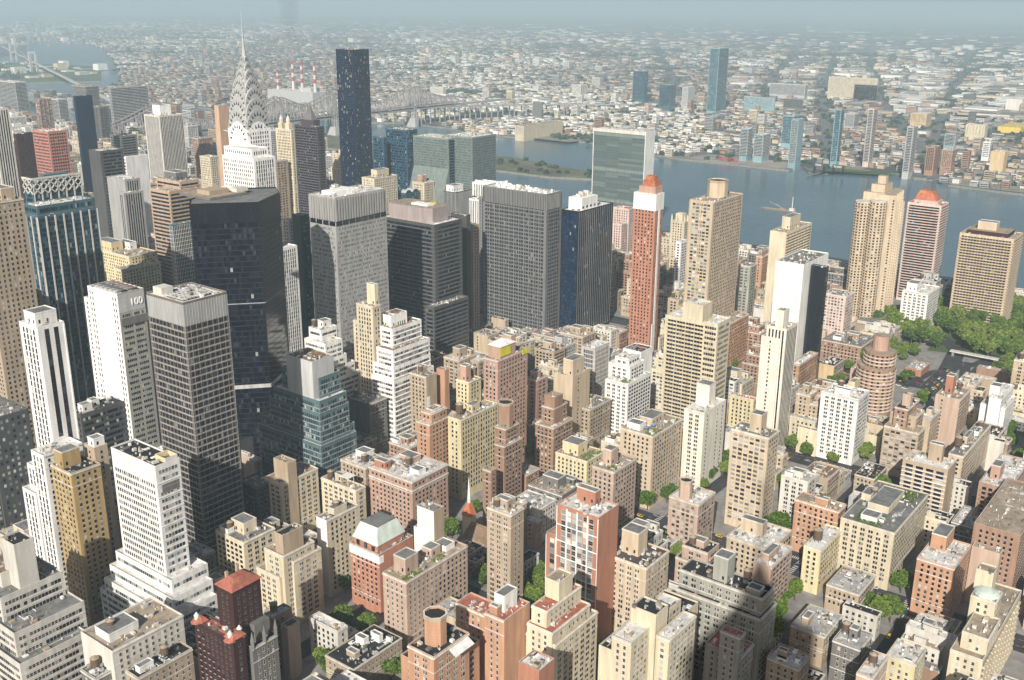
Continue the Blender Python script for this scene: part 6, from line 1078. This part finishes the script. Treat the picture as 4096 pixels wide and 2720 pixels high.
def tree(x,y,s,lab,grp,z=0.15):
    e=empty('tree',(x,y,z),lab,'tree',grp); e.scale=(s,s,s*rt_.uniform(.85,1.15)); e.rotation_euler=(0,0,rt_.uniform(0,6.28))
    for nm,me,zz in(('trunk',TM,0),('crown',rt_.choice(CM),2.6)):
        o=bpy.data.objects.new(nm,me); COL.objects.link(o); o.parent=e; o.location=(0,0,zz)
ST_T=[(506,184),(493,185),(478,184),(520,146),(523,141),(511,139),(517,134),(575,223),(565,224),(630,145),(642,140),(459,178),(648,151),(309,351),(317,352),(333,351),(313,313),(321,314),(438,382),(442,388),(355,389),(408,332),(456,406),(493,344),(497,352),(436,312),(430,308),(507,261),(502,256),(513,276),(525,228),(412,298),(507,267),(566,410),(568,403),(505,355),(568,301),(576,301),(551,306),(836,384),(759,421),(808,448),(628,456),(632,454),(650,256),(637,250),(669,193),(666,189),(717,220),(727,220),(825,145),(807,138),(792,140),(771,142),(770,146),(773,133),(905,301),(846,297),(843,292),(867,293),(844,167),(821,182),(904,247),(702,268),(697,255),(697,236),(858,219),(779,126),(930,290),(923,292),(881,503),(874,494),(860,496),(893,500),(474,393),(548,130),(551,139),(455,185),(463,184),(448,190),(452,178),(468,190),(470,181),(440,183),(330,365),(322,360),(412,306),(420,300),(300,345),(296,338),(372,352),(378,345)]
ST_T+= [(600+i*14.5,290+(i%2)*3) for i in range(4)]+[(815+i*13,363) for i in range(5)]+[(720+i*12,128) for i in range(4)]+[(935,340+i*13) for i in range(5)]
for x,y in ST_T:
    nb=min(marks,key=lambda m:(m[0]-x)**2+(m[1]-y)**2); tree(x,y,rt_.uniform(1.1,1.7)*(1.3 if 436<x<475 and 170<y<195 else 1),'leafy green street tree near the '+shortlab(nb[2]),'street and garden trees')
def scatter(P,sp,s0,s1,lab,grp,avoid=lambda x,y:False,z=.15):
    xs=[p[0] for p in P];ys=[p[1] for p in P]; y=min(ys)
    while y<max(ys):
        x=min(xs)
        while x<max(xs):
            u,v=x+rt_.uniform(-.35,.35)*sp,y+rt_.uniform(-.35,.35)*sp
            if inpoly(u,v,P) and not avoid(u,v): tree(u,v,rt_.uniform(s0,s1),lab,grp,z)
            x+=sp
        y+=sp
def road_av(x,y):
    pts=[(890,214),(906,228),(965,229),(1029,238),(1058,257),(1090,290)]
    for a,b in zip(pts,pts[1:]):
        t=max(0,min(1,((x-a[0])*(b[0]-a[0])+(y-a[1])*(b[1]-a[1]))/math.dist(a,b)**2))
        if math.hypot(x-a[0]-t*(b[0]-a[0]),y-a[1]-t*(b[1]-a[1]))<12: return True
    return 1118<x<1140 and y<100
scatter([(1012,270),(1042,150),(1120,128),(1122,320),(1060,330)],14,1.6,2.3,'full green park tree in the grove west of the river avenue','park trees in the western grove',road_av)
scatter([(1143,110),(1250,95),(1250,215),(1230,290),(1143,318)],14,1.6,2.3,'full green park tree in the big grove by the river','park trees in the riverside grove')
scatter([(925,160),(1000,140),(1010,200),(940,200)],13,1.2,1.6,'green tree on the plaza south of the tunnel road','plaza trees by the tunnel road',road_av)
scatter([(1000,262),(1010,300),(960,300),(955,265)],10,.9,1.2,'green tree north of the tunnel road','trees north of the tunnel road',road_av)
0 and scatter([(1735,1120),(1785,1140),(1820,1290),(1850,1430),(1720,1430),(1706,1200)],26,.9,1.3,'small tree on the bare tip of the narrow island','trees on the island tip',z=-8)
0 and scatter([(1735,1480),(1880,1500),(1890,1700),(1760,1700)],16,1.2,1.7,'tree on the narrow island beside the pale low building','trees on the island',z=-8)
# tree canopy across the river and roof gardens
def canopy(name,pts,lab,cat,leaf):
    r=random.Random(4); mb=MB(); lf=leafm(leaf>1)
    for x,y,z,R0,n in pts:
        for i in range(n):
            u=Vector((r.gauss(0,1),r.gauss(0,1),abs(r.gauss(0,1))*.6)).normalized()*R0*r.uniform(.7,1); c=Vector((x,y,z))+u
            a=Vector((r.gauss(0,1),r.gauss(0,1),r.gauss(0,.5))).normalized(); e=a.cross(Vector((r.gauss(0,1),r.gauss(0,1),r.gauss(0,1)))).normalized(); s=leaf*r.uniform(.6,1.3)
            mb.q(tuple(c-a*s-e*s*.7),tuple(c+a*s-e*s*.7),tuple(c+a*s+e*s*.7),tuple(c-a*s+e*s*.7),lf)
    tag(mb.ob(name),lab,cat,kind='stuff')
pts=[]
for i in range(24000):
    x=rq.uniform(2110,7500); y=rq.uniform(-.05*x,1.9*x)
    if not inpoly(x,y,QS) or not free(x,y,3,3): continue
    g=gap(x,y)
    if not g and rq.random()<.62: continue
    s=(6 if x<3500 else 12 if x<5500 else 22)
    for k in range(3 if g else 1): pts.append((x+rq.gauss(0,14),y+rq.gauss(0,14),-6,s*rq.uniform(.7,1.3),26 if x<3500 else 14))
for i in range(70):
    x=rq.uniform(1712,1850);y=rq.uniform(1130,1780)
    if inpoly(x,y,[(1735,1110),(1790,1130),(1830,1290),(1868,1430),(1905,1700),(1900,1780),(1710,1780),(1700,1600),(1698,1200)]): pts.append((x,y,-6,rq.uniform(3,6),30))
for i in range(160):
    x=rq.uniform(1745,1890);y=rq.uniform(2050,4100); pts.append((x+(y-2100)*.04,y,-6,rq.uniform(8,13),24))
for i in range(200):
    a=rq.uniform(0,1); x=2300+a*700;y=4450+a*1500+rq.uniform(-200,900)
    if inpoly(x,y,[(2321,4400),(2600,4240),(3200,5200),(3050,7000),(2200,7400),(2060,4900)]): pts.append((x,y,-6,16,22))
canopy('tree_canopy',pts,'green tree canopy scattered between the roofs across the river','trees',3.2)
bycat={}
for x0,y0,x1,y1,h,lab in GARD:
    bycat.setdefault(lab,[]).append((x0,y0,x1,y1,h))
for lab,L in bycat.items():
    pts=[]
    for x0,y0,x1,y1,h in L:
        A=(x1-x0)*(y1-y0)
        for i in range(int(A/3.0)+3): pts.append((rq.uniform(x0,x1),rq.uniform(y0,y1),h+.3,rq.uniform(.5,1.1),34))
    canopy('roof_garden',pts,'green roof garden plants on the '+shortlab(lab),'roof garden',.22)
# ---------------------------------------------------------------- cars
def carmesh(c):
    cols=dict(car_black=(.015,.015,.018),car_white=(.7,.7,.7),car_red=(.35,.03,.03),car_grey=(.25,.26,.28),car_blue=(.03,.07,.18),car_yellow=(.8,.5,.02))
    m,n,p=nodes(c); p.inputs['Base Color'].default_value=(*cols[c],1); p.inputs['Roughness'].default_value=.25; p.inputs['Coat Weight'].default_value=.5
    b=MB(); prof=[(-2.3,.35),(-2.3,.85),(-1.6,.95),(2.0,.98),(2.3,.8),(2.3,.35)]
    for s in(-.9,.9):
        pts=[(x,s,z) for x,z in prof]; b.poly(pts[::-1] if s>0 else pts,m)
    for i in range(len(prof)): j=(i+1)%len(prof); b.q((prof[i][0],-.9,prof[i][1]),(prof[i][0],.9,prof[i][1]),(prof[j][0],.9,prof[j][1]),(prof[j][0],-.9,prof[j][1]),m)
    k=MB(); g=glass('bk'); k.prism([(-1.9,-.85),(1.1,-.85),(1.1,.85),(-1.9,.85)],.95,1.45,g,m,False,[(-1.3,-.68),(.5,-.68),(.5,.68),(-1.3,.68)])
    w=MB(); 
    for s in(-1,1):
        for xx in(-1.4,1.4):
            P=[(xx+.34*math.cos(t*.785),.34+.34*math.sin(t*.785)) for t in range(8)]
            w.poly([(a,s*.93,z) for a,z in P],wall('black')); 
            for t in range(8): a,b2=P[t],P[(t+1)%8]; w.q((a[0],s*.93,a[1]),(b2[0],s*.93,b2[1]),(b2[0],s*.7,b2[1]),(a[0],s*.7,a[1]),wall('black'))
    out=[]
    for nm,q in(('body',b),('cabin',k),('wheels',w)):
        o=q.ob(nm); out.append((nm,o.data)); bpy.data.objects.remove(o)
    return out
CMM={c:carmesh(c) for c in('car_black','car_white','car_red','car_grey','car_blue','car_yellow')}
def car(x,y,z,rz,c,where):
    cn=c[4:]; tx='taxi' if cn=='yellow' else 'car'
    lab={'roof':f'{cn} car parked on the broad white garage roof','road':f'{cn} {tx} on the tunnel road by the park','street':f'{cn} {tx} in the shaded street between the apartment blocks','ave':f'{cn} {tx} on the avenue beside the garden trees'}[where]
    e=empty('taxi' if cn=='yellow' else 'parked_car' if where=='roof' else 'car',(x,y,z),lab,tx,{'roof':'cars parked on the garage roof','road':'traffic on the tunnel road','street':'cars in the shaded side streets','ave':'cars on the avenues'}[where]); e.rotation_euler=(0,0,rz)
    for nm,me in CMM[c]:
        o=bpy.data.objects.new(nm,me); COL.objects.link(o); o.parent=e
for a in CARQ: car(*a)
rc_=random.Random(2); cc=['car_black','car_white','car_grey','car_yellow','car_grey','car_blue','car_red','car_yellow','car_white']
for i in range(16):
    t=i/16; car(905+t*70,225+(i%3)*4-1,.2,rc_.choice((0,math.pi)),rc_.choice(cc),'road')
for i in range(12): car(895+rc_.uniform(-6,6),245+i*6.5,.01,math.pi/2,rc_.choice(cc),'road')
for k in(1,2,3,4,5):
    yc=45+80.4*k
    for i in range(26):
        x=420+i*20+rc_.uniform(-4,4)
        if any(abs(x-a)<16 for a in AVX): continue
        car(x,yc+rc_.choice((-4.3,-4.3,4.3,0)),.01,0,rc_.choice(cc),'street')
for a in(388,540,695,911):
    for i in range(34):
        y=70+i*14+rc_.uniform(-3,3); car(a+rc_.choice((-7,-3.5,0,3.5,7)),y,.01,math.pi/2,rc_.choice(cc),'ave')
# ship on the river
r=empty('work_barge',(1666,700,-12),'long low work barge with a tall white mast on the river','barge'); q=MB()
q.prism([(-5,-30),(5,-30),(5,24),(0,36),(-5,24)],0,2.6,wall('dkgr'),wall('tan'),True); q.ob('hull',r)
q=MB(); q.box(-3,-26,2.61,3,-18,7,wall('offw')); q.box(-2.2,-10,2.61,2.2,-2,5,wall('brown')); q.ob('cabin',r); q=MB(); q.beam((0,-22,7),(0,-22,26),.9,wall('white')); q.ob('mast',r)
q=MB(); q.beam((0,-12,3),(0,20,14),.6,wall('grey')); q.beam((0,-8,3),(0,8,12),.5,wall('grey')); q.ob('crane_boom',r)
# red rooftop style sign standing on the far bank (abstract script strokes)
r=empty('billboard',(2112,1015,-8),'large red script sign on a steel frame on the far riverbank','sign'); q=MB()
for i in range(9): q.box(-.4,-22+i*5.5,0,.2,-21.6+i*5.5,9,wall('grey'))
q.ob('frame',r)
sg=text_part('Pepsi-Cola',r,(-1.2,24,3),(math.pi/2,0,-math.pi/2),11,plain('sign_red',(.55,.01,.04),.5),.3)
for o in bpy.data.objects:
    if o.name.startswith('numerals') and o.parent==r: o.name='lettering'
r=empty('station_sign',(2104,790,-8),'weathered black gantries with LONG ISLAND lettering at the water edge','sign')
for k,(t,yy) in enumerate((('LONG',26),('ISLAND',-14))):
    q=MB(); q.box(-3,yy-22,0,3,yy-20,16,wall('black')); q.box(-3,yy-2,0,3,yy,16,wall('black')); q.box(-2,yy-24,12,2,yy+2,18,wall('dgrey')); q.ob('gantry',r); text_part(t,r,(-2.3,yy,12.6),(math.pi/2,0,-math.pi/2),5.4,wall('white'))
# ---------------------------------------------------------------- smoke and haze
sm=bpy.data.materials.new('smoke'); sm.use_nodes=True; n=sm.node_tree; n.nodes.clear(); out=n.nodes.new('ShaderNodeOutputMaterial'); pv=n.nodes.new('ShaderNodeVolumePrincipled')
pv.inputs['Density'].default_value=.0032; pv.inputs['Color'].default_value=(.22,.23,.26,1); n.links.new(pv.outputs[0],out.inputs['Volume'])
q=MB(); zs=[134,165,205,250,300,345,400]; rs=[5,14,22,30,34,40,44]; dx=[0,-6,4,-8,6,-4,8]
for i in range(6):
    A=circ(2482+dx[i],2856+dx[i]*.5,rs[i],14); Bc=circ(2482+dx[i+1],2856+dx[i+1]*.5,rs[i+1],14)
    for k in range(14): q.q((*A[k],zs[i]),(*A[(k+1)%14],zs[i]),(*Bc[(k+1)%14],zs[i+1]),(*Bc[k],zs[i+1]),sm)
q.poly([(*p,zs[0]) for p in circ(2482,2856,rs[0],14)[::-1]],sm); q.poly([(*p,zs[6]) for p in circ(2490,2860,rs[6],14)],sm)
tag(q.ob('smoke_plume'),'faint dark smoke rising from the power station chimneys','smoke',kind='stuff')
hm=bpy.data.materials.new('haze'); hm.use_nodes=True; n=hm.node_tree; n.nodes.clear(); out=n.nodes.new('ShaderNodeOutputMaterial'); pv=n.nodes.new('ShaderNodeVolumePrincipled')
pv.inputs['Density'].default_value=HAZE['density']; pv.inputs['Color'].default_value=(*HAZE['color'],1); pv.inputs['Anisotropy'].default_value=0.0; n.links.new(pv.outputs[0],out.inputs['Volume'])
q=MB(); q.box(-6000,-31000,-14,61000,61000,430,hm,None,True); h=q.ob('haze'); tag(h,kind='stuff'); h.display_type='WIRE'
